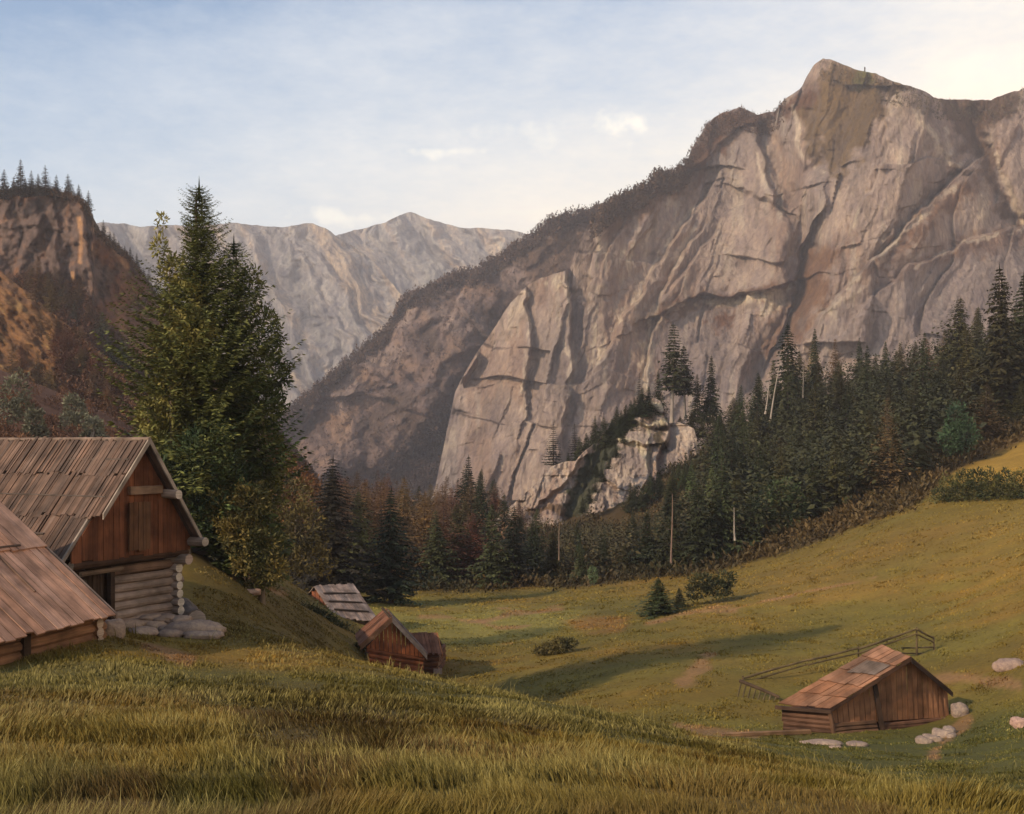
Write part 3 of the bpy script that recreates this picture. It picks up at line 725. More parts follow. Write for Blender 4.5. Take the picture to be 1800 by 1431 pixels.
# left slope, in three overlapping courses; the lowest course stops short of the gable
for (s0, s1, t0, lift, nb) in ((-.02, -1.02, 0.0, .06, 62), (-.95, -2.1, .02, .03, 60), (-2.02, -3.2, .75, 0.0, 58)):
    if s0 < -2: segs = [(s0, s1, .62)]
    else: segs = [(s0, s1, t0)]
    for (a, b, t) in segs:
        m.boards(H(a, t, zl(a) + lift), H(a, Lr, zl(a) + lift), H(b, Lr, zl(b) + lift), H(b, t, zl(b) + lift), nb, .045, GREY, .05, .03, .26, .36, (0, 0, 1))
m.boards(H(0, 0, .1), H(0, Lr, .1), H(2.6, Lr, zr(2.6)), H(2.6, 0, zr(2.6)), 40, .05, GREY, .03, .02, .14, .3, (0, 0, 1))
roof = m.build('roof', M_ROOF, house)
for (s, ta, tb, dz) in ((-.62, .3, 3.4, .0), (-1.62, .3, 6.6, .03), (-2.62, 2.2, 5.4, .0)):
    m = MB(); m.tube(H(s, ta, zl(s) + .13), H(s, tb, zl(s) + .12), .045, .03, (.075, .05, .038), seg=6, rings=8); m.build('weighting_pole', M_WOOD, roof)
m = MB(); m.tube(H(0, -.05, .16), H(0, Lr, .16), .085, .07, (.17, .11, .08), seg=7, rings=10); m.build('ridge_pole', M_WOOD, roof)
m = MB(); m.boards(H(-.05, 2.85, .1), H(-.05, 3.05, .1), H(.05, 3.05, .42), H(.05, 2.85, .46), 2, .05, (.03, .022, .018)); m.build('ridge_stub', M_WOOD, roof)
# barge boards: pale weathered edge of the roof
for nm, q in (('left', [(-.0, .1), (-2.02, zl(-2.02))]), ('right', [(0.0, .1), (2.62, zr(2.62))])):
    m = MB(); (s0, z0), (s1, z1) = q
    m.hexa([H(s0, -.06, z0 - .1), H(s0, .0, z0 - .1), H(s1, .0, z1 - .1), H(s1, -.06, z1 - .1)], [H(s0, -.06, z0 + .14), H(s0, .0, z0 + .14), H(s1, .0, z1 + .1), H(s1, -.06, z1 + .1)], (.26, .195, .15))
    m.build('barge_board', M_WOOD, house)
m = MB(); m.hexa([H(-2.05, .52, zl(-2.05) - .08), H(-2.05, .6, zl(-2.05) - .08), H(-3.22, .6, zl(-3.22) - .08), H(-3.22, .52, zl(-3.22) - .08)], [H(-2.05, .52, zl(-2.05) + .1), H(-2.05, .6, zl(-2.05) + .1), H(-3.22, .6, zl(-3.22) + .1), H(-3.22, .52, zl(-3.22) + .1)], (.25, .19, .15))
m.build('barge_board', M_WOOD, house)
# boarded gable
m = MB()
for i in range(24):
    s0, s1 = -2.9 + i * 5.3 / 24, -2.9 + (i + 1) * 5.3 / 24 - .014
    zt0, zt1 = (zl(s0) if s0 < 0 else zr(s0)) - .05, (zl(s1) if s1 < 0 else zr(s1)) - .05
    t = .45 + random.random() * .03; k = .75 + .5 * random.random(); cc = tuple(c * k for c in DARK)
    zb = -4.0 + random.random() * .08
    if zt0 < zb + .1: continue
    m.hexa([H(s0, t, zb), H(s1, t, zb), H(s1, t + .05, zb), H(s0, t + .05, zb)][:2] + [H(s1, t, zt1), H(s0, t, zt0)], [H(s0, t + .05, zb), H(s1, t + .05, zb), H(s1, t + .05, zt1), H(s0, t + .05, zt0)], cc)
m.build('gable_boards', M_WOOD, house)
m = MB(); m.hexa([H(-.55, .30, -1.78), H(-.55, .44, -1.78), H(.92, .44, -1.78), H(.92, .30, -1.78)], [H(-.55, .30, -1.5), H(-.55, .44, -1.5), H(.92, .44, -1.5), H(.92, .30, -1.5)], (.17, .10, .062)); m.build('collar_beam', M_WOOD, house)
m = MB(); m.boards(H(-.62, .36, -3.75), H(.35, .36, -3.75), H(.35, .36, -2.05), H(-.62, .36, -2.05), 5, .06, (.105, .045, .02), .02, .02, .04, .2, nv_); m.build('loft_door', M_WOOD, house)
for s, z, l in ((1.12, zr(1.12) - .28, .5), (2.42, zr(2.42) - .2, .55)):
    m = MB(); m.tube(H(s, -.28, z), H(s, 1.6, z), .17, .17, (.22, .15, .11), (.40, .31, .24), 10, 3); m.build('purlin', M_WOOD, house)
m = MB(); m.tube(H(-2.8, .62, -4.08), H(2.35, .62, -4.02), .16, .15, (.055, .026, .014), (.3, .22, .16), 9, 5); m.build('tie_beam', M_WOOD, house)
m = MB(); m.tube(H(2.0, .1, -4.25), H(2.0, 2.5, -4.25), .19, .18, (.2, .14, .1), (.27, .185, .14), 10, 3); m.build('corner_beam', M_WOOD, house)
# log wall, notched corner with log ends standing proud, side wall
m = MB(); zc = -4.45; k = 0
while zc > -7.2:
    r = .155 + .02 * random.random(); c = lerp(PALE, (.17, .11, .08), random.random() * .7)
    if zc > -4.75: c = np.array((.15, .085, .055))
    m.tube(H(-.82 + (random.random() - .5) * .1, .95, zc), H(2.2 + random.random() * .28, .95, zc + .01), r, r * .95, tuple(c), (.44, .35, .27), 9, 6, .05)
    m.tube(H(-2.7, 1.05, zc), H(-1.9, 1.05, zc), r, r, tuple(np.array(c) * .4), None, 8, 2)
    zc2 = zc - .15; c2 = lerp(PALE, (.2, .14, .1), random.random() * .6)
    m.tube(H(2.0, .62 - random.random() * .15, zc2), H(2.0, 10.4, zc2), r, r * .95, tuple(c2), (.46, .37, .29), 9, 5, .05)
    zc -= r * 1.92; k += 1
m.build('log_wall', M_WOOD, house)
m = MB()
m.hexa([H(-2.6, 1.25, -7.3), H(1.9, 1.25, -7.3), H(1.9, 10.3, -7.3), H(-2.6, 10.3, -7.3)], [H(-2.6, 1.25, -3.9), H(1.9, 1.25, -3.9), H(1.9, 10.3, -3.9), H(-2.6, 10.3, -3.9)], (.05, .028, .016))
m.hexa([H(-2.8, 10.25, -3.95), H(2.3, 10.25, -3.95), H(.05, 10.25, -.05), H(-.05, 10.25, -.05)], [H(-2.8, 10.35, -3.95), H(2.3, 10.35, -3.95), H(.05, 10.35, -.05), H(-.05, 10.35, -.05)], DARK)
m.build('inner_wall', M_WOOD, house)
m = MB(); m.boards(H(-1.9, 1.12, -7.0), H(-1.05, 1.12, -7.0), H(-1.05, 1.12, -4.5), H(-1.9, 1.12, -4.5), 5, .05, (.045, .024, .014), .02, .02, .02, .2, nv_)
dr_ = m.build('door', M_WOOD, house)
m = MB(); m.hexa([H(-1.0, .78, -7.1), H(-.82, .78, -7.1), H(-.82, .98, -7.1), H(-1.0, .98, -7.1)], [H(-1.0, .78, -4.3), H(-.82, .78, -4.3), H(-.82, .98, -4.3), H(-1.0, .98, -4.3)], (.045, .024, .014)); m.build('door_post', M_WOOD, house)
m = MB(); m.tube(H(-2.3, .75, -4.42), H(-.55, .72, -4.36), .09, .08, (.16, .1, .065), (.35, .26, .2), 7, 3); m.build('door_lintel', M_WOOD, house)
m = MB(); m.tube(H(.6, .55, -7.05), H(.95, .45, -7.02), .1, .1, (.06, .04, .03)); 

# ------------------------------------------------------------------ low barn in front of it
eb = np.array([-12.1, 34.2, -5.0]); ev = np.array([-.32, -.95, 0]); wv_ = np.array([-.95, .32, 0])
def Bq(e, w_, z): return np.array([eb[0], eb[1], 0]) + ev * e + wv_ * w_ + np.array([0, 0, z])
barn = empty('low_barn', Bq(4, 3, -6.4)); tag(barn, 'low barn with broad sunlit pinkish board roof at left edge', 'barn')
def zb(w_): return -5.0 + 3.05 * w_ / 4.1
m = MB()
m.boards(Bq(-.05, 2.35, zb(2.35) + .07), Bq(9.5, 2.35, zb(2.35) + .07), Bq(9.5, 5.2, zb(5.2) + .07), Bq(-.05, 5.2, zb(5.2) + .07), 26, .05, PINK, .03, .035, .12, .22, (0, 0, 1))
m.boards(Bq(-.0, -.25, zb(-.25)), Bq(9.5, -.25, zb(-.25)), Bq(9.5, 2.5, zb(2.5)), Bq(-.0, 2.5, zb(2.5)), 26, .05, PINK, .03, .035, .16, .22, (0, 0, 1))
m.boards(Bq(.0, 5.2, zb(5.2) + .05), Bq(9.5, 5.2, zb(5.2) + .05), Bq(9.5, 8.6, zb(2.0)), Bq(0, 8.6, zb(2.0)), 22, .05, GREY, .03, .03, .1, .25, (0, 0, 1))
broof = m.build('roof', M_ROOF, barn)
for w_, a, b_ in ((2.42, 1.0, 6.0),):
    m = MB(); m.tube(Bq(a, w_, zb(w_) + .16), Bq(b_, w_ + .05, zb(w_) + .18), .05, .035, (.10, .06, .042), seg=6, rings=8); m.build('weighting_pole', M_WOOD, broof)
m = MB(); m.tube(Bq(2.1, .9, zb(.9) + .10), Bq(2.05, 3.6, zb(3.6) + .16), .045, .03, (.16, .09, .06), seg=6, rings=8); m.build('weighting_pole', M_WOOD, broof)
m = MB(); m.hexa([Bq(-.12, -.2, zb(-.2) - .12), Bq(-.05, -.2, zb(-.2) - .12), Bq(-.05, 5.2, zb(5.2) - .1), Bq(-.12, 5.2, zb(5.2) - .1)], [Bq(-.12, -.2, zb(-.2) + .05), Bq(-.05, -.2, zb(-.2) + .05), Bq(-.05, 5.2, zb(5.2) + .09), Bq(-.12, 5.2, zb(5.2) + .09)], (.27, .18, .13)); m.build('barge_board', M_WOOD, barn)
m = MB(); zc = -5.2
for i in range(5):
    r = .15 + .02 * random.random(); c = lerp((.17, .075, .034), (.24, .12, .06), random.random())
    m.tube(Bq(.05 - random.random() * .15, .3, zc - .02), Bq(9.3, .3, zc - .08), r, r, tuple(c), (.33, .22, .15), 9, 8, .06)
    m.tube(Bq(.35, .05, zc - .14), Bq(.35, 8.0, zc - .14), r, r, tuple(np.array(c) * .8), (.35, .25, .18), 9, 5, .05); zc -= .285
m.build('log_wall', M_WOOD, barn)
m = MB(); m.hexa([Bq(3.15, .1, -6.4), Bq(3.42, .1, -6.4), Bq(3.42, .3, -6.4), Bq(3.15, .3, -6.4)], [Bq(3.15, .1, -5.12), Bq(3.42, .1, -5.12), Bq(3.42, .3, -5.12), Bq(3.15, .3, -5.12)], (.05, .026, .014)); m.build('wall_post', M_WOOD, barn)
m = MB(); m.hexa([Bq(.5, .45, -6.9), Bq(9.2, .45, -6.9), Bq(9.2, 8, -6.9), Bq(.5, 8, -6.9)], [Bq(.5, .45, -5.0), Bq(9.2, .45, -5.0), Bq(9.2, 8, -4.2), Bq(.5, 8, -4.2)], DARK)
for i in range(16):
    w0, w1 = .3 + i * .48, .3 + i * .48 + .46
    zz = lambda w_: min(zb(w_), zb(5.2) - (w_ - 5.2) * .74) - .06
    k = .8 + random.random() * .5; cc = tuple(c * k for c in RUST)
    m.hexa([Bq(.3, w0, -5.5), Bq(.3, w1, -5.5), Bq(.36, w1, -5.5), Bq(.36, w0, -5.5)], [Bq(.3, w0, zz(w0)), Bq(.3, w1, zz(w1)), Bq(.36, w1, zz(w1)), Bq(.36, w0, zz(w0))], cc)
m.build('gable_boards', M_WOOD, barn)

# ------------------------------------------------------------------ stones (each a thing)
def stone(u, d, wx, wy, wz, label, group=None, colr=(.29, .20, .145), sink=.3, rz=0.0, name='stone', cat='stone', zoff=0):
    nu_, nv2 = 22, 14
    th = np.linspace(0, 2 * np.pi, nu_, endpoint=False); ph = np.linspace(0, np.pi, nv2)
    T, Ph = np.meshgrid(th, ph)
    X = np.stack([np.cos(T) * np.sin(Ph), np.sin(T) * np.sin(Ph), np.cos(Ph)], -1).reshape(-1, 3)
    s = random.randint(0, 9999)
    X = np.sign(X) * np.abs(X) ** .8
    r = 1 + .22 * fbm(X[:, 0] * 1.3, X[:, 1] * 1.3, X[:, 2] * 1.3, 4, s) + .34 * (facets(X[:, 0] * 1.5 + X[:, 2] * .7 + 9, X[:, 1] * 1.5 - X[:, 2] * .9 + 5, s, .9, 1.0) + .2)
    V = X * r[:, None] * np.array([wx, wy, wz]) * .5
    ca, sa = math.cos(rz), math.sin(rz); V = np.stack([V[:, 0] * ca - V[:, 1] * sa, V[:, 0] * sa + V[:, 1] * ca, V[:, 2]], 1)
    p = gp(u, d); p[2] += wz * (.5 - sink) + zoff
    I = (np.arange(nv2 - 1)[:, None] * nu_ + np.arange(nu_)[None]); J = (np.arange(nv2 - 1)[:, None] * nu_ + (np.arange(nu_)[None] + 1) % nu_)
    q = np.stack([I.ravel(), I.ravel() + nu_, J.ravel() + nu_, J.ravel()], 1)
    k = .85 + random.random() * .3
    o = mesh_np(name, V + p, q, np.tile(np.array(colr) * k, (len(V), 1)), M_STONE, loc=p, smooth=False)
    return tag(o, label, cat, group)
stone(228, 40.6, 1.5, 1.0, .55, 'broad pale foundation stone below the log wall beside the door', None, rz=.5)
stone(272, 40.9, 1.1, .9, .6, 'pale rounded stone under the middle of the log wall', None, rz=.7)
stone(300, 40.6, .8, .7, .42, 'small pale stone between two larger ones at the log wall foot', None, rz=.2)
stone(340, 40.2, 2.0, 1.1, .72, 'longest flat boulder lying in grass at the log house corner', 'stones at the foot of the log house', rz=.3)
stone(250, 39.2, 1.0, .8, .36, 'flat stone bedded in grass just below the log house wall', 'stones at the foot of the log house', rz=.9)
stone(196, 35.2, .75, .6, .7, 'upright pale stone at the right end of the low barn wall', None, rz=.2)
stone(440, 57, 1.0, .5, .3, 'small pink stone lying alone on the grassy slope right of the log house', None, (.36, .22, .16))
stone(1443, 48.5, 1.7, .8, .22, 'long thin flat stone in front of the right barn', 'stones before the right barn', (.27, .185, .14), .3, .1)
stone(1505, 49.0, .8, .6, .22, 'small oval flat stone beside the long thin one before the right barn', 'stones before the right barn', (.27, .185, .14), .3)
stone(1468, 47.0, .5, .3, .16, 'tiniest flat stone in front of the long thin one by the right barn', 'stones before the right barn', (.27, .185, .14), .3, .2)
for i, (u, d, a, lab) in enumerate(((1688, 56.3, .85, 'tall pale grey stone leaning at the right corner of the right barn'), (1668, 52.5, .75, 'sharp pale stone at the top of the rubble heap by the right barn'), (1655, 51.5, .9, 'chunky pale stone in the middle of the rubble heap by the right barn'),
                                 (1640, 50.2, .7, 'broken pale stone at the lower end of the rubble heap'), (1672, 51.0, .5, 'little pale stone at the right side of the rubble heap'), (1622, 50.0, .75, 'wedge shaped pale stone left of the rubble heap'), (1632, 51.8, .45, 'small stone at the barn side of the rubble heap'))):
    stone(u, d, a, a * .7, a * (.9 if i == 0 else .5), lab, 'rubble beside the right barn', (.27, .19, .145), .25, i)
stone(1774, 62, 1.6, 1.2, .75, 'large pink grey boulder on the slope right of the right barn', None, (.29, .19, .145), .35)
stone(1797, 49.5, .9, .6, .5, 'pink boulder half out of view at the right edge', None, (.42, .25, .19), .25)

for i, (u, d, zz, wx, wz, lab) in enumerate(((236, 40.9, .34, 1.2, .26, 'flat slab on top of the broad foundation stone beside the door'), (262, 41.0, .42, 1.0, .24, 'flat slab wedged under the lowest log left of the middle'), (288, 41.2, .42, 1.1, .24, 'flat slab wedged under the lowest log right of the middle'), (316, 41.2, .36, .9, .3, 'thick slab under the log ends at the log house corner'),
                                             (356, 39.6, .0, 1.2, .3, 'flat slab lying in grass at the right end of the longest boulder'), (300, 39.6, .0, .9, .3, 'flat slab lying below the small stone at the log wall foot'))):
    stone(u, d, wx, .8, wz, lab, 'stones at the foot of the log house', (.27, .185, .135), .2, i * .7 + .4, zoff=zz)

def ground_log(name, pa, pb, r, col, endc, label, cat):
    m = MB(); a, b_ = np.array(pa), np.array(pb)
    root = empty(name, (a + b_) / 2); tag(root, label, cat)
    m.tube(a, b_, r, r * .92, col, col, 14, 6, .05); m.build('bark', M_WOOD, root)
    ax = (b_ - a) / np.linalg.norm(b_ - a); m = MB(); m.tube(b_ - ax * .02, b_ + ax * .015, r * .8, r * .8, endc, endc, 12, 1, .03); m.build('cut_end', M_WOOD, root)
q1, q0 = gp(345, 41.8), gp(318, 44.2)
ground_log('log', q0 + [0, 0, .32], q1 + [0, 0, .32], .42, (.12, .085, .065), (.30, .225, .175), 'short thick grey log lying at the log house corner', 'log')
a, b_ = gp(1268, 52.0), gp(1425, 53.5)
m = MB(); m.hexa([a + [0, -.12, .02], a + [0, .18, .02], b_ + [0, .2, .04], b_ + [0, -.12, .04]], [a + [0, -.1, .14], a + [0, .16, .14], b_ + [0, .18, .2], b_ + [0, -.1, .2]], (.20, .105, .05))
tag(m.build('plank', M_WOOD), 'long brown plank lying on the grass left of the right barn', 'plank')

# ------------------------------------------------------------------ a generic hut built from four roof corners
def rows(mb, a0, a1, b0, b1, n, r, col, endc=None, ext=.12):
    """horizontal logs between two upright edges a0->a1 (bottom->top) and b0->b1"""
    for i in range(n):
        t = (i + .5) / n; p, q = lerp(a0, a1, t), lerp(b0, b1, t); ax = (q - p) / np.linalg.norm(q - p)
        k = .75 + .5 * random.random()
        mb.tube(p - ax * ext * random.random(), q + ax * ext * random.random(), r, r, tuple(np.array(col) * k), endc, 8, 4, .06)

# right barn
rb = empty('barn', P(1560, 1275, 55)); tag(rb, 'small brown plank barn with lopsided roof among stones on the right meadow', 'barn')
E1, E2, A1, A2 = P(1460, 1248, 54.0), P(1366, 1240, 54.9), P(1601, 1157, 55.25), P(1547, 1136, 56.2)
R1 = P(1672, 1216, 56.9); R2 = R1 + (A2 - A1) * 1.0
m = MB()
for k in range(5):
    a, b_ = k / 5, (k + 1.12) / 5
    lo0, lo1 = lerp(E1, A1, a), lerp(E2, A2, a); hi0, hi1 = lerp(E1, A1, min(b_, 1)), lerp(E2, A2, min(b_, 1))
    up = np.array([0, -.03, .05]) * (1 + .15 * k)
    m.boards(lo1 + up * 1.2, lo0 + up * 1.2, hi0 + up * .4, hi1 + up * .4, 7 if k < 3 else 6, .05, lerp((.190, .085, .045), (.215, .105, .062), random.random()), .03, .02, .12, .25, (0, -.3, 1))
m.boards(A1, A2, R2, R1, 6, .06, (.17, .09, .055), .03, .02, .1, .25, (0, 0, 1))
rr = m.build('roof', M_ROOF, rb)
m = MB(); c0, c1, c2, c3 = [lerp(lerp(E1, E2, s), lerp(A1, A2, s), t) + np.array([0, -.09, .135]) for s, t in ((.12, .60), (.72, .56), (.72, .76), (.12, .80))]
m.boards(c0, c1, c2, c3, 4, .02, (.120, .082, .064), .01, .01, .15, .15, (0, -.3, 1)); tag(m.build('roof_patch', M_ROOF, rr), 'greyer patched boards on the barn roof')
m = MB(); m.hexa([E1 + [-.02, -.1, -.12], E1 + [.03, 0, -.12], A1 + [.03, 0, -.14], A1 + [-.02, -.1, -.14]], [E1 + [-.02, -.1, .06], E1 + [.03, 0, .06], A1 + [.03, 0, .08], A1 + [-.02, -.1, .08]], (.075, .035, .02)); m.build('barge_board', M_WOOD, rb)
m = MB(); m.hexa([A1 + [0, -.12, -.2], A1 + [0, 0, -.2], R1 + [.05, 0, -.24], R1 + [.05, -.12, -.24]], [A1 + [0, -.12, .02], A1 + [0, 0, .02], R1 + [.05, 0, .0], R1 + [.05, -.12, .0]], (.065, .034, .022)); m.build('barge_board', M_WOOD, rb)
m = MB(); m.hexa([E2 + [-.1, -.1, -.16], E2 + [-.1, .05, -.16], E1 + [0, .05, -.16], E1 + [0, -.1, -.16]], [E2 + [-.1, -.1, .0], E2 + [-.1, .05, .0], E1 + [0, .05, .0], E1 + [0, -.1, .0]], (.06, .032, .02)); m.build('eaves_board', M_WOOD, rb)
G0, G1 = P(1466, 1284, 54.15), P(1670, 1266, 56.7)             # foot of the gable wall
GE0, GE1 = lerp(E1, A1, .03) + [0, .25, -.12], lerp(R1, A1, .03) + [0, .25, -.15]
m = MB(); n = 22
for i in range(n):
    s0, s1 = i / n, (i + 1) / n - .004
    def topz(s):
        p = lerp(GE0, GE1, s); sa = .655
        t = s / sa if s < sa else (1 - s) / (1 - sa)
        pk = A1 + [0, .25, -.14]
        q = lerp(GE0, pk, t) if s < sa else lerp(GE1, pk, t)
        return q
    b0_, b1_ = lerp(lerp(G0, GE0, .28), lerp(G1, GE1, .12), s0), lerp(lerp(G0, GE0, .28), lerp(G1, GE1, .12), s1)
    t0_, t1_ = topz(s0), topz(s1); k = .75 + random.random() * .5; cc = tuple(np.array((.270, .118, .055)) * k); off = np.array([0, .05 * random.random(), 0]); th = np.array([0, .06, 0])
    m.hexa([b0_ + off, b1_ + off, t1_ + off, t0_ + off], [b0_ + off + th, b1_ + off + th, t1_ + off + th, t0_ + off + th], cc)
m.build('gable_boards', M_WOOD, rb)
def GW(s, h, f=0.0): return lerp(lerp(G0, G1, s), lerp(GE0, GE1, s), h) + np.array([.05 * f, -f, 0])
dp0, dp1 = lerp(G0, G1, .40) + [0, -.16, -.2], topz(.36) + [0, -.1, -.1]; m = MB(); m.hexa([dp0 + [-.13, 0, 0], dp0 + [.13, 0, 0], dp1 + [.11, 0, 0], dp1 + [-.11, 0, 0]][::-1], [dp0 + [-.13, .12, 0], dp0 + [.13, .12, 0], dp1 + [.11, .12, 0], dp1 + [-.11, .12, 0]][::-1], (.045, .024, .015)); m.build('door_post', M_WOOD, rb)
m = MB(); m.hexa([GW(.44, 2.02, .05), GW(.50, 2.02, .05), GW(.50, 2.02, -.02), GW(.44, 2.02, -.02)], [GW(.44, 2.26, .05), GW(.50, 2.26, .05), GW(.50, 2.26, -.02), GW(.44, 2.26, -.02)], (.02, .012, .01)); m.build('vent_hole', M_WOOD, rb)
m = MB(); rows(m, GW(0, -.25, .03), GW(0, .3, .03), GW(.34, -.25, .03), GW(.34, .3, .03), 3, .13, (.15, .075, .04), (.25, .16, .1)); rows(m, GW(.4, -.25, .03), GW(.4, .10, .03), GW(1, -.3, .03), GW(1, .12, .03), 3, .12, (.11, .05, .028), (.25, .16, .1)); m.build('sill_log', M_WOOD, rb)
L0, L1 = G0, P(1380, 1277, 54.9); LE0, LE1 = E1 + [-.02, .2, -.1], E2 + [.32, .2, -.1]
m = MB(); rows(m, L0 - [0, 0, .2], LE0, L1 - [0, 0, .2], LE1, 5, .13, (.080, .038, .022), (.2, .12, .08)); m.build('log_wall', M_WOOD, rb)
m = MB(); m.tube(lerp(G0, L0, .5) + [0, -.1, -.2], LE0 + [0, -.12, .0], .12, .11, (.09, .045, .025), None, 8, 3); m.build('corner_post', M_WOOD, rb)
bk = np.array([-.6, 1.4, 0])
m = MB(); m.hexa([L1 + [.15, .3, -.3], L0 + [.2, .4, -.3], G1 + [-.3, .3, -.3], G1 + [-.8, 1.2, -.3]], [LE1 + [.15, .3, -.1], LE0 + [.2, .4, -.1], GE1 + [-.3, .3, -.1], GE1 + [-.8, 1.2, -.1]], DARK); m.build('inner_wall', M_WOOD, rb)

# rail fence behind it and the slatted hurdle
fe = empty('rail_fence', P(1460, 1180, 66)); tag(fe, 'loose rail fence of long thin poles climbing the meadow behind the right barn', 'fence')
fp = [P(1306, 1192, 66), P(1420, 1160, 68), P(1510, 1140, 69.5), P(1612, 1106, 71), P(1642, 1122, 71.5)]
for i in range(len(fp) - 1):
    for dz, r in ((0, .07), (-.28, .055)):
        m = MB(); m.tube(fp[i] + [0, 0, dz - .03], fp[i + 1] + [0, .05, dz], r, r * .8, (.115, .075, .036), None, 7, 6, .15); m.build('rail', M_WOOD, fe)
for p in (fp[0], fp[2], fp[3], fp[4]):
    g_ = gz(p[0], p[1]); m = MB(); m.tube([p[0] + .03, p[1] + .1, g_ - .2], [p[0], p[1] + .1, p[2] + .12], .07, .05, (.10, .065, .034), None, 7, 3, .1); m.build('post', M_WOOD, fe)
for (ua, va, ub, vb) in ((1585, 1148, 1640, 1150), (1585, 1139, 1640, 1138)):
    m = MB(); m.tube(P(ua, va, 71), P(ub, vb, 71.5), .05, .05, (.09, .06, .03), None, 6, 3, .1); m.build('rail', M_WOOD, fe)
hu = empty('hurdle', P(1338, 1230, 62)); tag(hu, 'short slatted hurdle hanging from a dark bar left of the right barn', 'hurdle')
ha, hb = P(1300, 1196, 62.5), P(1370, 1226, 61.5)
m = MB(); m.tube(ha, hb, .1, .09, (.075, .045, .026), None, 8, 4, .1); m.build('bar', M_WOOD, hu)
for i in range(8):
    p = lerp(ha, hb, (i + .4) / 8); q = np.array([p[0] - .25, p[1] - .15, min(gz(p[0] - .25, p[1] - .15) - .1, p[2] - .55)]); m = MB(); m.tube(q, p, .04, .045, (.10, .07, .035), None, 6, 2, .1); m.build('slat', M_WOOD, hu)

# middle gable hut
hc = empty('hut', P(690, 1190, 76)); tag(hc, 'dark red brown log hut with pointed gable half sunk behind the hillock', 'hut')
HA, HL, HR = P(690, 1087, 75), P(634, 1136, 74.3), P(751, 1152, 75.8); bk = np.array([-.9, 4.2, 0])
m = MB()
m.boards(HA, HA + bk, HL + bk, HL, 14, .09, (.14, .056, .030), .04, .02, .15, .3, (0, 0, 1)); m.boards(HA, HA + bk, HR + bk, HR, 14, .09, (.14, .10, .085), .04, .02, .15, .3, (0, 0, 1)); m.build('roof', M_ROOF, hc)
for e, cc in ((HL, (.13, .065, .036)), (HR, (.17, .13, .115))):
    m = MB(); m.hexa([HA + [0, -.1, -.26], HA + [0, .02, -.26], e + [0, .02, -.26], e + [0, -.1, -.26]], [HA + [0, -.1, .12], HA + [0, .02, .12], e + [0, .02, .1], e + [0, -.1, .1]], cc); m.build('barge_board', M_WOOD, hc)
m = MB(); fl, fr = HL + [.35, .35, -.1], HR + [-.3, .35, -.1]; pk = HA + [0, .35, -.15]
n = 13
for i in range(n):
    def tz(s):
        sa = .48; return lerp(fl, pk, s / sa) if s < sa else lerp(fr, pk, (1 - s) / (1 - sa))
    s0, s1 = i / n, (i + 1) / n - .01; b0_, b1_ = lerp(fl, fr, s0), lerp(fl, fr, s1); k = .75 + .5 * random.random(); cc = tuple(np.array((.25, .078, .030)) * k); th = np.array([0, .06, 0])
    m.hexa([b0_ - [0, 0, .1], b1_ - [0, 0, .1], tz(s1), tz(s0)], [b0_ - [0, 0, .1] + th, b1_ - [0, 0, .1] + th, tz(s1) + th, tz(s0) + th], cc)
m.build('gable_boards', M_WOOD, hc)
m = MB(); rows(m, fl + [.1, .12, -2.3], fl + [.1, .12, -.1], fr + [-.1, .12, -2.2], fr + [-.1, .12, -.1], 7, .165, (.20, .062, .025), (.25, .13, .07), .25)
rows(m, fr + [-.15, .2, -2.2], fr + [-.15, .2, -.1], fr + bk + [-.15, 0, -2.2], fr + bk + [-.15, 0, -.1], 7, .165, (.10, .04, .02), (.25, .13, .07), .2); m.build('log_wall', M_WOOD, hc)
m = MB(); m.hexa([lerp(fl, fr, .02) + [0, .02, -.22], lerp(fl, fr, .02) + [0, .12, -.22], fr + [0, .12, -.22], fr + [0, .02, -.22]], [lerp(fl, fr, .02) + [0, .02, .0], lerp(fl, fr, .02) + [0, .12, .0], fr + [0, .12, .0], fr + [0, .02, .0]], (.055, .024, .014)); m.build('tie_beam', M_WOOD, hc)
m = MB(); m.tube(HA + [.0, .3, -.2], P(671, 1068, 75.3), .12, .08, (.09, .06, .045), None, 8, 3); m.build('gable_finial', M_WOOD, hc)
m = MB(); m.hexa([fl + [.3, .4, -2.5], fr + [-.4, .4, -2.5], fr + bk + [-.4, -.2, -2.5], fl + bk + [.3, -.2, -2.5]], [fl + [.3, .4, -.1], fr + [-.4, .4, -.1], fr + bk + [-.4, -.2, -.1], fl + bk + [.3, -.2, -.1]], (.05, .024, .014)); m.build('inner_wall', M_WOOD, hc)

# shed against its right side
sh = empty('shed', P(758, 1188, 79)); tag(sh, 'narrow red brown shed behind the right side of the pointed gable hut', 'shed')
S0, S1 = P(716, 1115, 80.5), P(767, 1114, 80.5); T0, T1 = P(722, 1150, 78.4), P(776, 1152, 78.4)
m = MB(); m.boards(S0, S1, T1, T0, 9, .08, (.15, .06, .032), .04, .02, .2, .3, (0, -.3, 1)); m.boards(S0, S1, S1 + [.4, 2.0, -1.3], S0 + [0, 2.0, -1.3], 9, .08, (.13, .06, .034), .04, .02, .1, .3, (0, 0, 1)); m.build('roof', M_ROOF, sh)
m = MB(); m.hexa([S1 + [.02, -.05, -.2], S1 + [.1, -.05, -.2], T1 + [.1, 0, -.2], T1 + [.02, 0, -.2]], [S1 + [.02, -.05, .1], S1 + [.1, -.05, .1], T1 + [.1, 0, .1], T1 + [.02, 0, .1]], (.26, .10, .04)); m.build('barge_board', M_WOOD, sh)
W0, W1 = P(728, 1190, 78.9), P(770, 1188, 78.9)
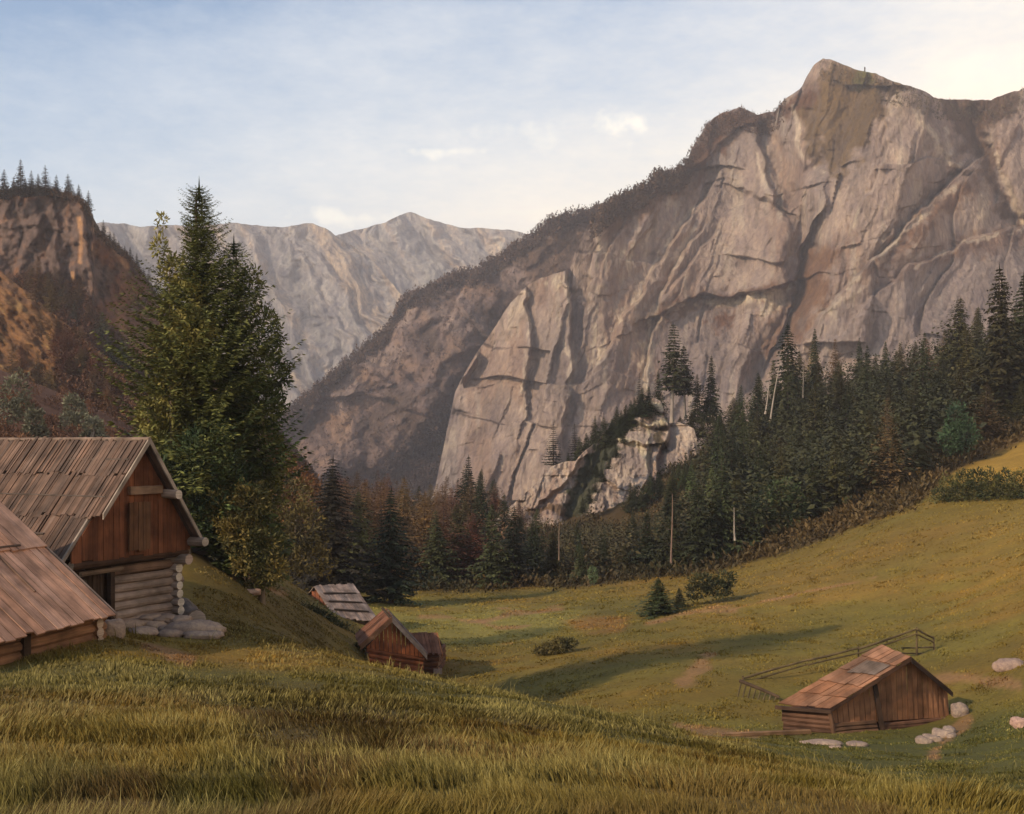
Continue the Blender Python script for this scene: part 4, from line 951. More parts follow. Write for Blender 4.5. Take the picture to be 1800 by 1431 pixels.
m = MB(); rows(m, W0, P(728, 1146, 78.9), W1, P(770, 1146, 78.9), 5, .17, (.13, .05, .024), (.3, .17, .1)); rows(m, W1, P(770, 1146, 78.9), W1 + [.2, 3.2, 0], P(770, 1146, 78.9) + [.2, 3.2, 0], 5, .17, (.12, .05, .026), (.3, .17, .1)); m.build('log_wall', M_WOOD, sh)
m = MB(); m.hexa([W0 + [0, .2, 0], W1 + [-.1, .2, 0], W1 + [.1, 3.0, 0], W0 + [.2, 3.0, 0]], [P(728, 1148, 78.9) + [0, .2, 0], P(770, 1148, 78.9) + [-.1, .2, 0], S1 + [0, .9, -.35], S0 + [.3, .9, -.35]], DARK); m.build('inner_wall', M_WOOD, sh)
m = MB(); m.hexa([W1 + [-.35, -.28, -.4], W1 + [.3, -.28, -.4], W1 + [.3, .2, -.4], W1 + [-.35, .2, -.4]], [W1 + [-.3, -.22, .55], W1 + [.24, -.22, .5], W1 + [.24, .2, .5], W1 + [-.3, .2, .55]], (.26, .18, .14)); m.build('stone_footing', M_STONE, sh)

# grey roofed hut
hd = empty('hut', P(600, 1100, 95)); tag(hd, 'grey roofed hut with red gable standing below the dark spruces', 'hut')
D1, D2, B1, B2 = P(551, 1033, 97), P(620, 1029, 99.5), P(587, 1087, 93.6), P(668, 1095, 95.2); C1 = P(528, 1062, 98.6); C2 = C1 + (D2 - D1)
m = MB()
for k in range(4):
    a, b_ = k / 4, min((k + 1.1) / 4, 1)
    up = np.array([0, -.05, .1])
    m.boards(lerp(D1, B1, a) + up * .5 * (4 - k) * .5, lerp(D2, B2, a) + up * .5 * (4 - k) * .5, lerp(D2, B2, b_) + up * .5 * (4 - k) * .5, lerp(D1, B1, b_) + up * .5 * (4 - k) * .5, 14, .07, (.215, .155, .13), .05, .02, .2, .2, (0, -.3, 1))
m.boards(D1, D2, C2, C1, 12, .08, (.18, .13, .1), .04, .02, .1, .2, (0, 0, 1)); r_ = m.build('roof', M_ROOF, hd)
for t in (.27, .52, .77):
    m = MB(); m.tube(lerp(lerp(D1, B1, t), lerp(D2, B2, t), .12) + [0, -.12, .22], lerp(lerp(D1, B1, t), lerp(D2, B2, t), .9) + [0, -.12, .2], .09, .07, (.06, .042, .034), None, 6, 5); m.build('weighting_pole', M_WOOD, r_)
m = MB(); fl, fr, pk = C1 + [.25, 0, -.1], B1 + [.2, .4, -.15], D1 + [.2, 0, -.15]
m.face([fl, fr, pk], (.19, .062, .030)); m.face([pk, fr, fl], (.19, .062, .030))
for i in range(9):
    s = (i + .5) / 9; b0_ = lerp(fl, fr, s); sa = .45; t0_ = lerp(fl, pk, s / sa) if s < sa else lerp(fr, pk, (1 - s) / (1 - sa)); w2 = (fr - fl) / 9 * .46; k = .75 + .5 * random.random(); o_ = np.array([-.06, -.06, 0])
    m.hexa([b0_ - w2 + o_, b0_ + w2 + o_, t0_ + w2 + o_, t0_ - w2 + o_], [b0_ - w2, b0_ + w2, t0_ + w2, t0_ - w2], tuple(np.array((.20, .066, .032)) * k))
m.build('gable_boards', M_WOOD, hd)
m = MB(); rows(m, fl + [0, 0, -1.9], fl, fr + [0, 0, -1.9], fr, 6, .17, (.15, .06, .03), (.3, .2, .14)); rows(m, fr + [.1, .1, -1.9], fr + [.1, .1, 0], B2 + [-.3, .4, -1.9], B2 + [-.3, .4, -.15], 6, .17, (.09, .05, .03), (.3, .2, .14))
e3 = C2 + [-.3, 0, -.1]
rows(m, B2 + [-.3, .4, -1.9], B2 + [-.3, .4, -.15], e3 - [0, 0, 1.8], e3, 6, .17, (.09, .05, .03), (.3, .2, .14)); m.build('log_wall', M_WOOD, hd)
# ------------------------------------------------------------------ trees
def spruce_arrays(seed, h, R, col, droop=.35, whorl=.040, base=.07, prof=.95, spray=.115, lump=.30, per=(5, 8), samples=5, upturn=.0, tipcol=None, thin=0.0, lean=0.0, rtab=None, wf=1.0):
    r = np.random.default_rng(seed)
    Vs = []; Cs = []
    z = base * h
    c0 = np.array(col); tipc = np.array(tipcol if tipcol is not None else np.array(col) * np.array([1.5, 1.45, 1.2]))
    while z < .985 * h:
        f = z / h
        nb = r.integers(per[0], per[1] + 1); ph0 = r.random() * 6.28
        for b in range(nb):
            az = ph0 + 6.283 * b / nb + r.normal() * .25
            if r.random() < thin: continue
            lm = 1 + lump * vnoise(np.array([math.cos(az) * 1.4 + seed]), np.array([math.sin(az) * 1.4]), np.array([f * 6.0]), seed)[0] * 1.5
            Lb = (R * (max(1 - f, 0) ** prof) if rtab is None else R * float(np.interp(f, rtab[0], rtab[1]))) * (.70 + .48 * r.random()) * lm + .004 * h
            if f < base + .08: Lb *= .75 + .25 * (f - base) / .08
            ns = max(3, int(samples * (Lb / R) ** .6) + 1)
            s = (np.arange(ns) + .35 + .3 * r.random(ns)) / ns
            rad = Lb * s; zz = z - droop * Lb * s ** 1.2 + (.16 + upturn) * Lb * s ** 3 + .05 * Lb
            ca, sa = math.cos(az), math.sin(az)
            for k in range(ns):
                p = np.array([ca * rad[k], sa * rad[k], zz[k]])
                sz = spray * h * (.16 + .84 * (1 - f) ** .8) * (1.05 - .35 * s[k]) * (.7 + .5 * r.random()) * .72
                shade = .72 + .5 * r.random()
                for q in (-1, 1, 0, r.choice([-1, 1])):
                    a2 = az + q * (.75 + .35 * r.random())
                    dr = np.array([math.cos(a2), math.sin(a2), -.22 - droop * .5 + r.normal() * .22 + upturn])
                    pe = np.array([-math.sin(a2), math.cos(a2), r.normal() * .5])
                    wd = sz * (.16 + .10 * r.random()) * wf
                    Vs += [p, p + dr * sz * .55 + pe * wd, p + dr * sz, p + dr * sz * .5 - pe * wd]
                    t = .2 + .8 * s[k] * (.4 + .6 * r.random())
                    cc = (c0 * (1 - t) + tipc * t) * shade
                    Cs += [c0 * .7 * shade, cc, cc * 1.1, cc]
        z += whorl * h * (.75 + .5 * r.random()) * (1 - .5 * f)
    for q in range(5):
        a2 = q * 1.26; pe = np.array([math.cos(a2), math.sin(a2), 0]) * .004 * h; p = np.array([0, 0, h * .93]); Vs += [p, p + pe + [0, 0, h * .035], p + [0, 0, h * .09], p - pe + [0, 0, h * .035]]; Cs += [c0, c0, c0, c0]
    V = np.array(Vs); Cc = np.array(Cs)
    if lean: V[:, 0] += lean * V[:, 2]
    return V, np.arange(len(V)).reshape(-1, 4), Cc

def trunk_arrays(h, r0, col, seg=7, rings=9, lean=0.0, seed=0, taper=.9, stubs=0):
    r = np.random.default_rng(seed); V = []; T = []; Cc = []
    for i in range(rings + 1):
        f = i / rings; rr = r0 * (1 - taper * f) * (1.35 if i == 0 else 1)
        cx, cy = lean * h * f + math.sin(f * 4 + seed) * r0 * .35, math.cos(f * 3 + seed) * r0 * .3
        for k in range(seg):
            a = 6.283 * k / seg; V.append([cx + rr * math.cos(a), cy + rr * math.sin(a), h * f]); Cc.append(np.array(col) * (.8 + .4 * r.random()))
    for i in range(rings):
        for k in range(seg):
            k2 = (k + 1) % seg; T.append([i * seg + k, i * seg + k2, (i + 1) * seg + k2, (i + 1) * seg + k])
    for j in range(stubs):
        f = .25 + .7 * (j + r.random()) / stubs; az = r.random() * 6.28; l = h * (.05 + .07 * r.random()); rr = r0 * .25 * (1.1 - f)
        p = np.array([lean * h * f, 0, h * f]); e = p + np.array([math.cos(az), math.sin(az), .35 - .6 * r.random()]) * l
        b = len(V)
        for pt, w_ in ((p, rr), (e, rr * .3)):
            for k in range(4): V.append(pt + w_ * np.array([math.cos(k * 1.57) * -math.sin(az), math.cos(k * 1.57) * math.cos(az), math.sin(k * 1.57)])); Cc.append(np.array(col))
        for k in range(4): T.append([b + k, b + (k + 1) % 4, b + 4 + (k + 1) % 4, b + 4 + k])
    return np.array(V), np.array(T), np.array(Cc)

def leaf_clumps(seed, blobs, n, size, col, tip, up=.25, shell=.55):
    """leaf sprays spread through lumpy volumes; blobs: (x, y, z, rx, ry, rz)"""
    r = np.random.default_rng(seed); Vs = []; Cs = []
    vol = np.array([b[3] * b[4] * b[5] for b in blobs]) ** .75; vol /= vol.sum()
    for (bx, by, bz, rx, ry, rz), fr in zip(blobs, vol):
        m = int(n * fr)
        d = r.normal(size=(m, 3)); d /= np.linalg.norm(d, axis=1)[:, None]
        rad = (shell + (1 - shell) * r.random(m)) * (1 + .35 * fbm(d[:, 0] * 2 + seed + bx, d[:, 1] * 2 + by, d[:, 2] * 2, 3, seed))
        keep = fbm(d[:, 0] * 3.1 + bx, d[:, 1] * 3.1, d[:, 2] * 3.1 + bz, 3, seed + 4) > -.42
        d, rad = d[keep], rad[keep]; m = len(d)
        p = np.stack([bx + d[:, 0] * rad * rx, by + d[:, 1] * rad * ry, bz + d[:, 2] * rad * rz], 1)
        dr = d * .7 + r.normal(size=(m, 3)) * .55 + np.array([0, 0, up]); dr /= np.linalg.norm(dr, axis=1)[:, None]
        pe = np.cross(dr, r.normal(size=(m, 3))); pe /= np.linalg.norm(pe, axis=1)[:, None]
        s = size * (.6 + .8 * r.random(m))[:, None]
        q = np.stack([p, p + dr * s * .5 + pe * s * .17, p + dr * s, p + dr * s * .5 - pe * s * .17], 1)
        cl = np.clip(.5 + .8 * fbm(p[:, 0] / size / 4, p[:, 1] / size / 4, p[:, 2] / size / 4, 3, seed + 7) + .25 * (r.random(m) - .5), 0, 1)[:, None]
        c = np.array(col) * (1 - cl) + np.array(tip) * cl
        Vs.append(q.reshape(-1, 3)); Cs.append(np.repeat(c, 4, 0) * np.tile(np.array([.8, 1, 1.1, 1]), m)[:, None])
    V = np.concatenate(Vs); return V, np.arange(len(V)).reshape(-1, 4), np.concatenate(Cs)

def proto_data(name, arr, mat):
    o = mesh_np(name, *arr, mat); me = o.data; bpy.data.objects.remove(o); return me

BARK = (.10, .070, .055); PALEBARK = (.30, .235, .19)
DG = (.028, .031, .012); OL = (.050, .042, .015); BR = (.120, .064, .031); RU = (.140, .060, .028); MG = (.046, .056, .020)
KINDS = {}
def make_kind(key, n, **kw):
    L_ = []
    for i in range(n):
        sd = abs(hash(key)) % 1 + i * 31 + len(key) * 7 + sum(map(ord, key))
        k = dict(kw); bark = k.pop('bark', BARK)
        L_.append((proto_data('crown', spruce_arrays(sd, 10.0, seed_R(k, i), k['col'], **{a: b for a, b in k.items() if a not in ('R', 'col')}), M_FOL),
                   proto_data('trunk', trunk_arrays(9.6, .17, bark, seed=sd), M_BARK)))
    KINDS[key] = L_
def seed_R(k, i): return k['R'] * (.9 + .1 * (i % 3))
make_kind('dark', 5, R=3.0, col=DG, thin=.10, lump=.5)
make_kind('olive', 4, R=3.0, col=OL, droop=.25, prof=.8, thin=.08, lump=.55, whorl=.034)
make_kind('brown', 4, R=3.1, col=BR, droop=.15, prof=.75, upturn=.12, wf=.75, thin=.1)
make_kind('rust', 3, R=3.2, col=RU, droop=.1, prof=.6, upturn=.25, wf=.8)
make_kind('mid', 3, R=3.1, col=MG, droop=.3)
make_kind('sparse', 4, R=2.0, col=(.045, .036, .030), droop=.22, whorl=.065, samples=5, thin=.1, spray=.10, base=.10, prof=.85, per=(6, 8))
make_kind('tall', 2, R=2.6, col=(.044, .043, .021), base=.36, droop=.30, whorl=.042, bark=PALEBARK, prof=.8)

def put_tree(key, u, d, vtop=None, h=None, label=None, group=None, cat='spruce', name='spruce', wide=1.0, variant=None, base=None, sink=.25):
    cr, tr = KINDS[key][random.randrange(len(KINDS[key])) if variant is None else variant % len(KINDS[key])]
    p = gp(u, d) if base is None else np.array(base, float)
    if h is None: h = (HZ - vtop) / F * d - p[2]
    s = h / 10.0
    root = empty(name, p - np.array([0, 0, sink])); root.rotation_euler = (random.gauss(0, .03), random.gauss(0, .03), random.random() * 6.283)
    sx = s * wide * (.92 + .16 * random.random()) if h > 4 else s * wide
    root.scale = (sx, sx, s)
    for nm, me in (('crown', cr), ('trunk', tr)):
        o = bpy.data.objects.new(nm, me); C.objects.link(o); o.parent = root
    return tag(root, label, cat, group)

# the two dark spruces over the huts
KINDS['solo'] = [(proto_data('crown', spruce_arrays(901, 10.0, 3.1, (.014, .021, .010), droop=.42, whorl=.040, samples=9, spray=.085, base=.10, lump=.3, per=(6, 9), tipcol=(.050, .060, .028)), M_FOL), proto_data('trunk', trunk_arrays(9.7, .16, BARK, seed=1), M_BARK)),
                 (proto_data('crown', spruce_arrays(917, 10.0, 2.6, (.024, .021, .012), droop=.40, whorl=.038, samples=9, spray=.085, base=.04, lump=.3, per=(6, 9), prof=.7, tipcol=(.062, .052, .030)), M_FOL), proto_data('trunk', trunk_arrays(9.7, .16, BARK, seed=2), M_BARK))]
put_tree('solo', 686, 122, 852, label='free standing dark green spruce with drooping boughs at the edge of the valley meadow', variant=0, wide=1.35)
put_tree('solo', 576, 119, 797, label='tall brown green spruce right behind the grey roofed hut', variant=1, wide=1.35)

# great tree group beside the log house
def big(seed, u, d, vtop, R, col, tip, label, nm, cat, base=.06, **kw):
    p = gp(u, d); h = (HZ - vtop) / F * d - p[2]
    root = empty(nm, p); tag(root, label, cat)
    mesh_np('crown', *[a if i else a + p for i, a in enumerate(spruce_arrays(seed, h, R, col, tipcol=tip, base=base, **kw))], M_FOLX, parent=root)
    V, T, c = trunk_arrays(h * .97, .36 * h / 19, BARK, 10, 12, seed=seed); mesh_np('trunk', V + p, T, c, M_BARK, parent=root)
    return root
big(1201, 350, 60, 320, 1.0, (.052, .068, .022), (.180, .165, .042), 'huge ragged green spruce towering beside the log house gable', 'spruce', 'spruce', droop=.10, whorl=.0150, samples=13, spray=.046, lump=.42, per=(8, 11), upturn=.20, base=.03, wf=.62,
    rtab=([0, .1, .25, .45, .56, .66, .76, .80, .85, .90, .95, 1.0], [2.7, 3.2, 3.6, 3.5, 3.1, 2.6, 2.1, 1.2, 1.6, 1.15, .85, .25]))
big(1217, 411, 60.5, 420, 1.0, (.034, .056, .020), (.110, .125, .036), 'slimmer dark spruce pressed against the right side of the huge spruce', 'spruce', 'spruce', droop=.10, whorl=.019, samples=10, spray=.052, lump=.5, per=(7, 10), upturn=.18, base=.03, wf=.65,
    rtab=([0, .3, .6, .8, .9, .96, 1.0], [3.0, 3.1, 2.5, 1.6, 1.15, .8, .05]))
def broad(seed, u, d, blobs, n, size, col, tip, label, trunk_h, tr=.14, nm='broadleaf_tree', cat='tree', zoff=0, mat=None, up=.25):
    p = gp(u, d); p[2] += zoff; root = empty(nm, p); tag(root, label, cat)
    V, T, c = leaf_clumps(seed, blobs, n, size, col, tip, up); mesh_np('crown' if trunk_h else 'foliage', V + p, T, c, mat or M_FOLX, parent=root)
    if trunk_h:
        V, T, c = trunk_arrays(trunk_h, tr, (.14, .10, .07), 8, 9, seed=seed, stubs=9); mesh_np('trunk', V + p, T, c, M_BARK, parent=root)
    return root
def pxblobs(u0, d, lst):
    """blob list given as picture offsets, turned into metres at distance d round the foot of the plant"""
    p = gp(u0, d); k = d / F
    return [((u - u0) * k, dy, (HZ - v) * k - p[2], ru * k, ru * k * .9, rv * k) for (u, v, ru, rv, dy) in lst]
broad(1301, 300, 58.6, pxblobs(300, 58.0, [(284, 388, 9, 20, 0), (281, 430, 14, 20, 0), (300, 470, 26, 30, .3), (318, 530, 44, 48, .3), (310, 600, 54, 50, .3), (345, 575, 40, 40, -.5), (300, 680, 46, 44, .2), (262, 730, 26, 30, 0), (290, 770, 40, 44, 0)]), 10500, .27, (.075, .080, .022), (.220, .175, .045), 'slender yellow green tree on the left side of the huge spruce', 15, .16)
broad(1311, 462, 61, pxblobs(462, 61, [(440, 500, 22, 30, 0), (462, 580, 36, 42, 0), (470, 650, 40, 44, .2), (452, 720, 52, 50, .2), (468, 800, 44, 48, 0), (455, 870, 48, 45, 0), (430, 930, 44, 35, -.3), (462, 950, 44, 40, 0), (470, 1000, 36, 34, -.2), (445, 1020, 30, 26, -.3)]), 13500, .28, (.048, .064, .020), (.150, .135, .038), 'loose olive tree on the right side of the huge spruce', 12, .16)
broad(1315, 330, 57.6, pxblobs(330, 57.6, [(300, 830, 52, 50, .2), (360, 800, 60, 60, .2), (340, 890, 60, 52, 0), (280, 890, 36, 40, .2), (400, 850, 44, 50, .3)]), 9000, .26, (.022, .036, .015), (.060, .076, .024), 'deep green undergrowth tree filling the foot of the huge spruce', 5, .12)
broad(1321, 425, 57.0, pxblobs(425, 57.0, [(418, 935, 40, 34, 0), (388, 900, 36, 40, .4), (440, 880, 36, 36, .3), (466, 955, 34, 30, 0), (440, 985, 34, 24, -.2), (478, 1000, 30, 22, -.2)]), 6500, .24, (.045, .045, .014), (.180, .125, .032), 'golden olive bush at the foot of the huge spruce behind the log house', 0, nm='bush', cat='bush')
broad(1331, 505, 84, pxblobs(505, 84, [(500, 880, 50, 44, 0), (530, 930, 50, 46, -.3), (480, 960, 46, 40, 0), (545, 985, 44, 32, 0), (490, 1000, 30, 20, 0)]), 6000, .34, (.050, .040, .016), (.120, .085, .026), 'broad brownish thicket on the bank between the log house and the spruces', 0, nm='bush', cat='bush')
broad(1341, 520, 140, pxblobs(520, 140, [(515, 850, 36, 36, 0), (535, 870, 34, 36, 0), (500, 820, 24, 30, 1), (490, 880, 30, 36, 1)]), 3400, .55, (.10, .045, .018), (.22, .095, .035), 'orange autumn tree behind the brown green spruce', 8, .2)

# bushes
def bush(seed, u, d, lst, n, size, col, tip, label, grp=None, nm='bush'):
    o = broad(seed, u, d, pxblobs(u, d, lst), n, size, col, tip, label, 0, nm=nm, cat='bush')
    if grp: o['group'] = grp
bush(1401, 570, 84, [(560, 1100, 34, 34, 0), (590, 1118, 30, 28, 0), (620, 1130, 22, 20, 0), (545, 1085, 20, 26, 0)], 4200, .28, (.026, .032, .012), (.070, .065, .022), 'dark round bush before the grey roofed hut')
bush(1403, 510, 80, [(508, 1078, 12, 24, 0), (515, 1092, 14, 18, 0)], 900, .26, (.026, .032, .012), (.066, .060, .020), 'narrow dark bush left of the grey roofed hut')
bush(1405, 632, 78, [(630, 1148, 12, 14, 0)], 500, .24, (.026, .030, .012), (.06, .055, .02), 'small dark bush touching the left eaves of the pointed gable hut')
bush(1407, 1080, 100, [(1066, 1106, 8, 14, 0), (1078, 1106, 9, 10, 0), (1095, 1104, 9, 9, 0), (1106, 1103, 7, 9, 0)], 1500, .30, (.030, .034, .014), (.070, .068, .026), 'short row of small bushes by the orange patch in the meadow')
bush(1409, 975, 84, [(965, 1140, 16, 10, 0), (985, 1134, 14, 14, 0), (1003, 1132, 12, 9, 0), (948, 1144, 9, 6, 0)], 1500, .24, (.045, .042, .016), (.115, .085, .028), 'low brownish bush alone in the middle meadow')
for i, (u, v, r, lab) in enumerate(((1665, 858, 20, 'leftmost bush of the row under the dry upper meadow'), (1692, 850, 17, 'second bush from the left in the row under the dry upper meadow'), (1716, 846, 20, 'tall middle bush of the row under the dry upper meadow'), (1742, 848, 17, 'low bush right of the middle one in the row under the dry upper meadow'),
                                 (1766, 850, 19, 'second bush from the right in the row under the dry upper meadow'), (1792, 850, 19, 'last bush at the right edge in the row under the dry upper meadow'))):
    bush(1420 + i, u, 133 - i * 1.2, [(u, v, r * .8, r * 1.4, 0), (u - 8, v + 16, r, r, 0)], 1300, .36, (.028, .034, .012), (.095, .080, .022), lab, 'row of bushes under the dry meadow')
bush(1431, 1690, 163, [(1680, 735, 18, 32, 0), (1695, 765, 24, 26, 0), (1672, 770, 20, 24, 0)], 2200, .5, (.022, .040, .020), (.050, .082, .036), 'fresh green bushy tree at the upper edge of the wood beside the dry meadow')
bush(1433, 1375, 150, [(1372, 862, 28, 24, 0), (1395, 885, 26, 24, 0), (1350, 890, 26, 22, 0), (1378, 920, 34, 26, 0)], 3600, .46, (.026, .042, .017), (.065, .082, .032), 'round green broad bush at the lower edge of the right wood')
bush(1435, 1040, 132, [(1042, 1012, 7, 14, 0)], 300, .36, (.05, .07, .03), (.13, .16, .07), 'pale green sapling at the lower edge of the wood in the valley')
bush(1437, 1245, 104, [(1235, 1022, 22, 14, 0), (1262, 1034, 24, 16, 0), (1225, 1040, 18, 14, 0), (1275, 1018, 18, 14, 0)], 2600, .34, (.024, .030, .012), (.062, .055, .020), 'spreading dark bush above the pink path on the slope')
for i, (u, v, ru, lab) in enumerate(((28, 690, 36, 'pale grey green shrub at the left edge behind the log house roof'), (62, 742, 24, 'pale grey green shrub just above the log house roof on the left'), (132, 718, 24, 'pale silvery shrub in the middle above the log house roof'), (165, 752, 20, 'small silvery shrub above the log house ridge'))):
    q = d_at(u, v + ru * 1.9, 70, 300); bush(1440 + i, u, q, [(u, v, ru * .75, ru, 0), (u + 10, v + ru * .8, ru * .6, ru * .6, 0), (u - 12, v + ru, ru * .6, ru * .7, 0)], 1700, .0034 * q, (.075, .068, .038), (.170, .160, .100), lab, 'silvery shrubs behind the log house')
put_tree('mid', 1160, 100, 1010, label='stubby young spruce above the left end of the pink path', wide=2.6, variant=0)
put_tree('dark', 1195, 104, 1028, label='tiny young spruce right of the stubby one by the pink path', wide=2.2, variant=1)

# the wood on the right: rows from the skyline down to its edge
SKY = [(1000, 862), (1060, 850), (1120, 838), (1190, 812), (1235, 735), (1290, 690), (1335, 640), (1380, 588), (1425, 600), (1480, 592), (1560, 598), (1625, 572), (1680, 548), (1735, 530), (1765, 505), (1800, 500), (1900, 455), (2000, 430)]
EDGE = [(1000, 1030), (1120, 1008), (1250, 985), (1400, 935), (1550, 900), (1640, 850), (1700, 800), (1800, 745), (1900, 690), (2000, 640)]
DB = [(1000, 205), (1200, 235), (1300, 262), (1400, 300), (1800, 270), (2000, 250)]
DF = [(1000, 146), (1250, 142), (1400, 143), (1600, 150), (1700, 175), (1800, 190), (2000, 200)]
def ip(t, u): return float(np.interp(u, [a for a, b in t], [b for a, b in t]))
WOODL = 'dark spruce packed in the wood on the right slope'
rows_ = 6; cnt = 0
for r_i in range(rows_):
    f = r_i / (rows_ - 1)
    u = 1005 + random.random() * 20 + (200 if r_i == 0 else 0)
    while u < 1880:
        d = ip(DB, u) * (1 - f) + (ip(DF, u) + 4) * f + random.uniform(-5, 5)
        g_ = gp(u, d); h = random.uniform(10, 18.5) if f < .75 else random.uniform(6, 14)
        vt = HZ - (g_[2] + h) / d * F
        lim = ip(SKY, u) + random.uniform(-5, 26)
        if u < 1225: lim = max(lim, (915 if u < 1110 else 885 if u < 1160 else 835) + random.random() * 40)
        if r_i == 0: vt = lim
        vt = max(vt, lim); h = (HZ - vt) / F * d - g_[2]
        if 3.5 < h < 30:
            k = random.random()
            key = ('olive' if k < .44 else 'brown' if k < .54 else 'dark') if u > 1330 else ('dark' if k < .62 else 'olive' if k < .85 else 'mid')
            put_tree(key, u, d, vt, label=WOODL, group='spruces of the dark wood on the right', wide=max(.8, min(1.35, 13 / h)) * random.uniform(.85, 1.15))
            cnt += 1
        u += random.uniform(27, 50) * (1 + .05 * r_i)
print('wood', cnt)
# individual trees of the right wood that stand out
put_tree('olive', 1762, 196, 462, label='tallest spruce of the right wood, at the right edge against the cliff', variant=0, wide=1.05)
put_tree('dark', 1798, 205, 478, label='second tall spruce at the right edge beside the tallest one', variant=1)
put_tree('olive', 1680, 250, 520, label='olive spruce rising above the right wood left of the tallest spruce', variant=1, wide=1.2)
put_tree('dark', 1382, 262, 568, label='dark broad spruce with leaning pale trunks at the left shoulder of the right wood', variant=2, wide=1.25)
put_tree('dark', 1430, 290, 574, label='thin pointed spruce in the notch beside the broad shoulder spruce', variant=3, wide=.7)
put_tree('mid', 1218, 182, 812, label='green spruce directly right of the pale rock outcrop', variant=1, wide=1.1)
put_tree('dark', 1285, 190, 758, label='broad dark spruce in front of the wood right of the outcrop', variant=0, wide=1.3)
put_tree('dark', 1180, 158, 838, label='dark spruce behind the bare dead trunk below the outcrop', variant=1, wide=1.5)

# trees round the outcrop
def at_v(u, v, d): return P(u, v, d)
put_tree('tall', 1182, 272, 566, label='tallest slim spruce with bare white lower trunk behind the outcrop', variant=0, base=P(1182, 742, 272), wide=1.15)
put_tree('tall', 1205, 275, 606, label='shorter spruce with a thin pale trunk right of the tallest one behind the outcrop', variant=1, base=P(1205, 735, 275), wide=1.1)
put_tree('dark', 1248, 276, 622, label='narrow dark spruce right of the white trunked pair behind the outcrop', variant=1, base=P(1248, 745, 276), wide=.8)
put_tree('dark', 1226, 274, 655, label='small spruce between the white trunked pair and the narrow dark one', variant=2, base=P(1226, 745, 274), wide=.9)
put_tree('dark', 1158, 276, 648, label='small dark spruce left of the tallest slim spruce behind the outcrop', variant=3, base=P(1158, 735, 276), wide=.9)
put_tree('sparse', 1122, 262, 652, label='thin bare pole of a young spruce at the left top of the outcrop', variant=0, base=P(1122, 720, 262), wide=.7)
put_tree('sparse', 972, 262, 742, label='left one of two thin spruces at the outcrop lower left shoulder', variant=1, base=P(972, 822, 262), wide=1.2)
put_tree('sparse', 1011, 262, 742, label='right one of two thin spruces at the outcrop lower left shoulder', variant=2, base=P(1011, 815, 262), wide=1.2)
put_tree('dark', 1046, 262, 728, label='small spruce on the outcrop left flank below its top', variant=0, base=P(1046, 790, 262))
slope_ = [(1032, 772), (1042, 764), (1054, 756), (1064, 748), (1074, 738), (1084, 728), (1092, 722), (1100, 712), (1108, 702), (1116, 700), (1128, 694), (1140, 690), (1022, 782), (1012, 790), (1000, 796), (1096, 735), (1078, 752), (1060, 770), (1110, 716), (1130, 702)]
for i, (u, v) in enumerate(slope_):
    put_tree('dark', u, 258, None, h=random.uniform(5.0, 7.5), base=P(u, v + 40, 258 + (i % 3)), label='little dark spruce in the dense strip along the outcrop left crest', group='little spruces along the outcrop crest', wide=1.6)
for i, (u, v, d) in enumerate(((1096, 770, 243), (1082, 795, 241), (1070, 815, 240), (1058, 838, 238), (1046, 856, 236), (1036, 876, 234), (1024, 892, 232), (1064, 800, 242), (1088, 760, 246), (1048, 830, 240))):
    put_tree('dark', u, d, None, h=random.uniform(2.2, 3.4), base=P(u, v + 8, d - 2), label='little dark spruce in the cleft across the outcrop', group='little spruces in the outcrop cleft', wide=1.8)
for i, (u, v) in enumerate(((1235, 735), (1255, 742), (1270, 735), (1290, 720), (1215, 742), (1195, 738), (1262, 760), (1246, 770))):
    put_tree('olive', u, 268, None, h=random.uniform(5, 8), base=P(u, v + 34, 266 + i % 3), label='low brownish spruce behind the outcrop right side', group='low spruces behind the outcrop', wide=1.6)

for i in range(15):
    u = 1105 + i * 8.5 + random.uniform(-4, 4); v = 902 - (u - 1105) * .42 + random.uniform(-6, 10); q = d_at(u, v, 120, 320)
    put_tree(random.choice(['dark', 'olive', 'mid']), u, q, None, h=random.uniform(4.5, 7.5), label='young spruce in the thick row along the outcrop right foot', group='young spruces along the outcrop foot', wide=1.3)

# the valley wood
VSKY = [(440, 850), (500, 828), (560, 836), (620, 822), (660, 826), (700, 838), (745, 850), (790, 832), (830, 818), (870, 842), (895, 868), (930, 892), (965, 908), (1000, 915), (1050, 920), (1100, 915)]
VL = {'dark': 'dark green spruce among others in the valley wood', 'olive': 'olive brown spruce among others in the valley wood', 'brown': 'brown spruce among others in the valley wood', 'rust': 'rust coloured tree among others in the valley wood', 'mid': 'green spruce among others in the valley wood'}
for r_i in range(5):
    f = r_i / 4; u = 440 + random.random() * 20
    while u < 1010:
        d = 330 * (1 - f) + 152 * f + random.uniform(-8, 8)
        p = gp(u, d); vt = max(HZ - (p[2] + random.uniform(9, 15)) / d * F, ip(VSKY, u) + random.uniform(-8, 24)) if r_i else ip(VSKY, u) + random.uniform(-10, 22)
        h = (HZ - vt) / F * d - p[2]
        if 4 < h < 26:
            k = random.random()
            if u < 800: key = 'brown' if k < .62 else 'rust' if k < .80 else 'olive'
            else: key = 'dark' if k < .42 else 'olive' if k < .66 else 'brown' if k < .86 else 'rust'
            if r_i >= 4 and u > 760 and k < .5: key = 'dark'
            put_tree(key, u, d, vt, label=VL[key], group={'rust': 'rusty trees of the valley wood', 'brown': 'brown spruces of the valley wood', 'olive': 'olive spruces of the valley wood', 'dark': 'dark spruces of the valley wood'}[key], name='spruce' if key != 'rust' else 'autumn_tree', cat='spruce' if key != 'rust' else 'tree', wide=max(.85, min(1.4, 13 / h)))
        u += random.uniform(24, 44)
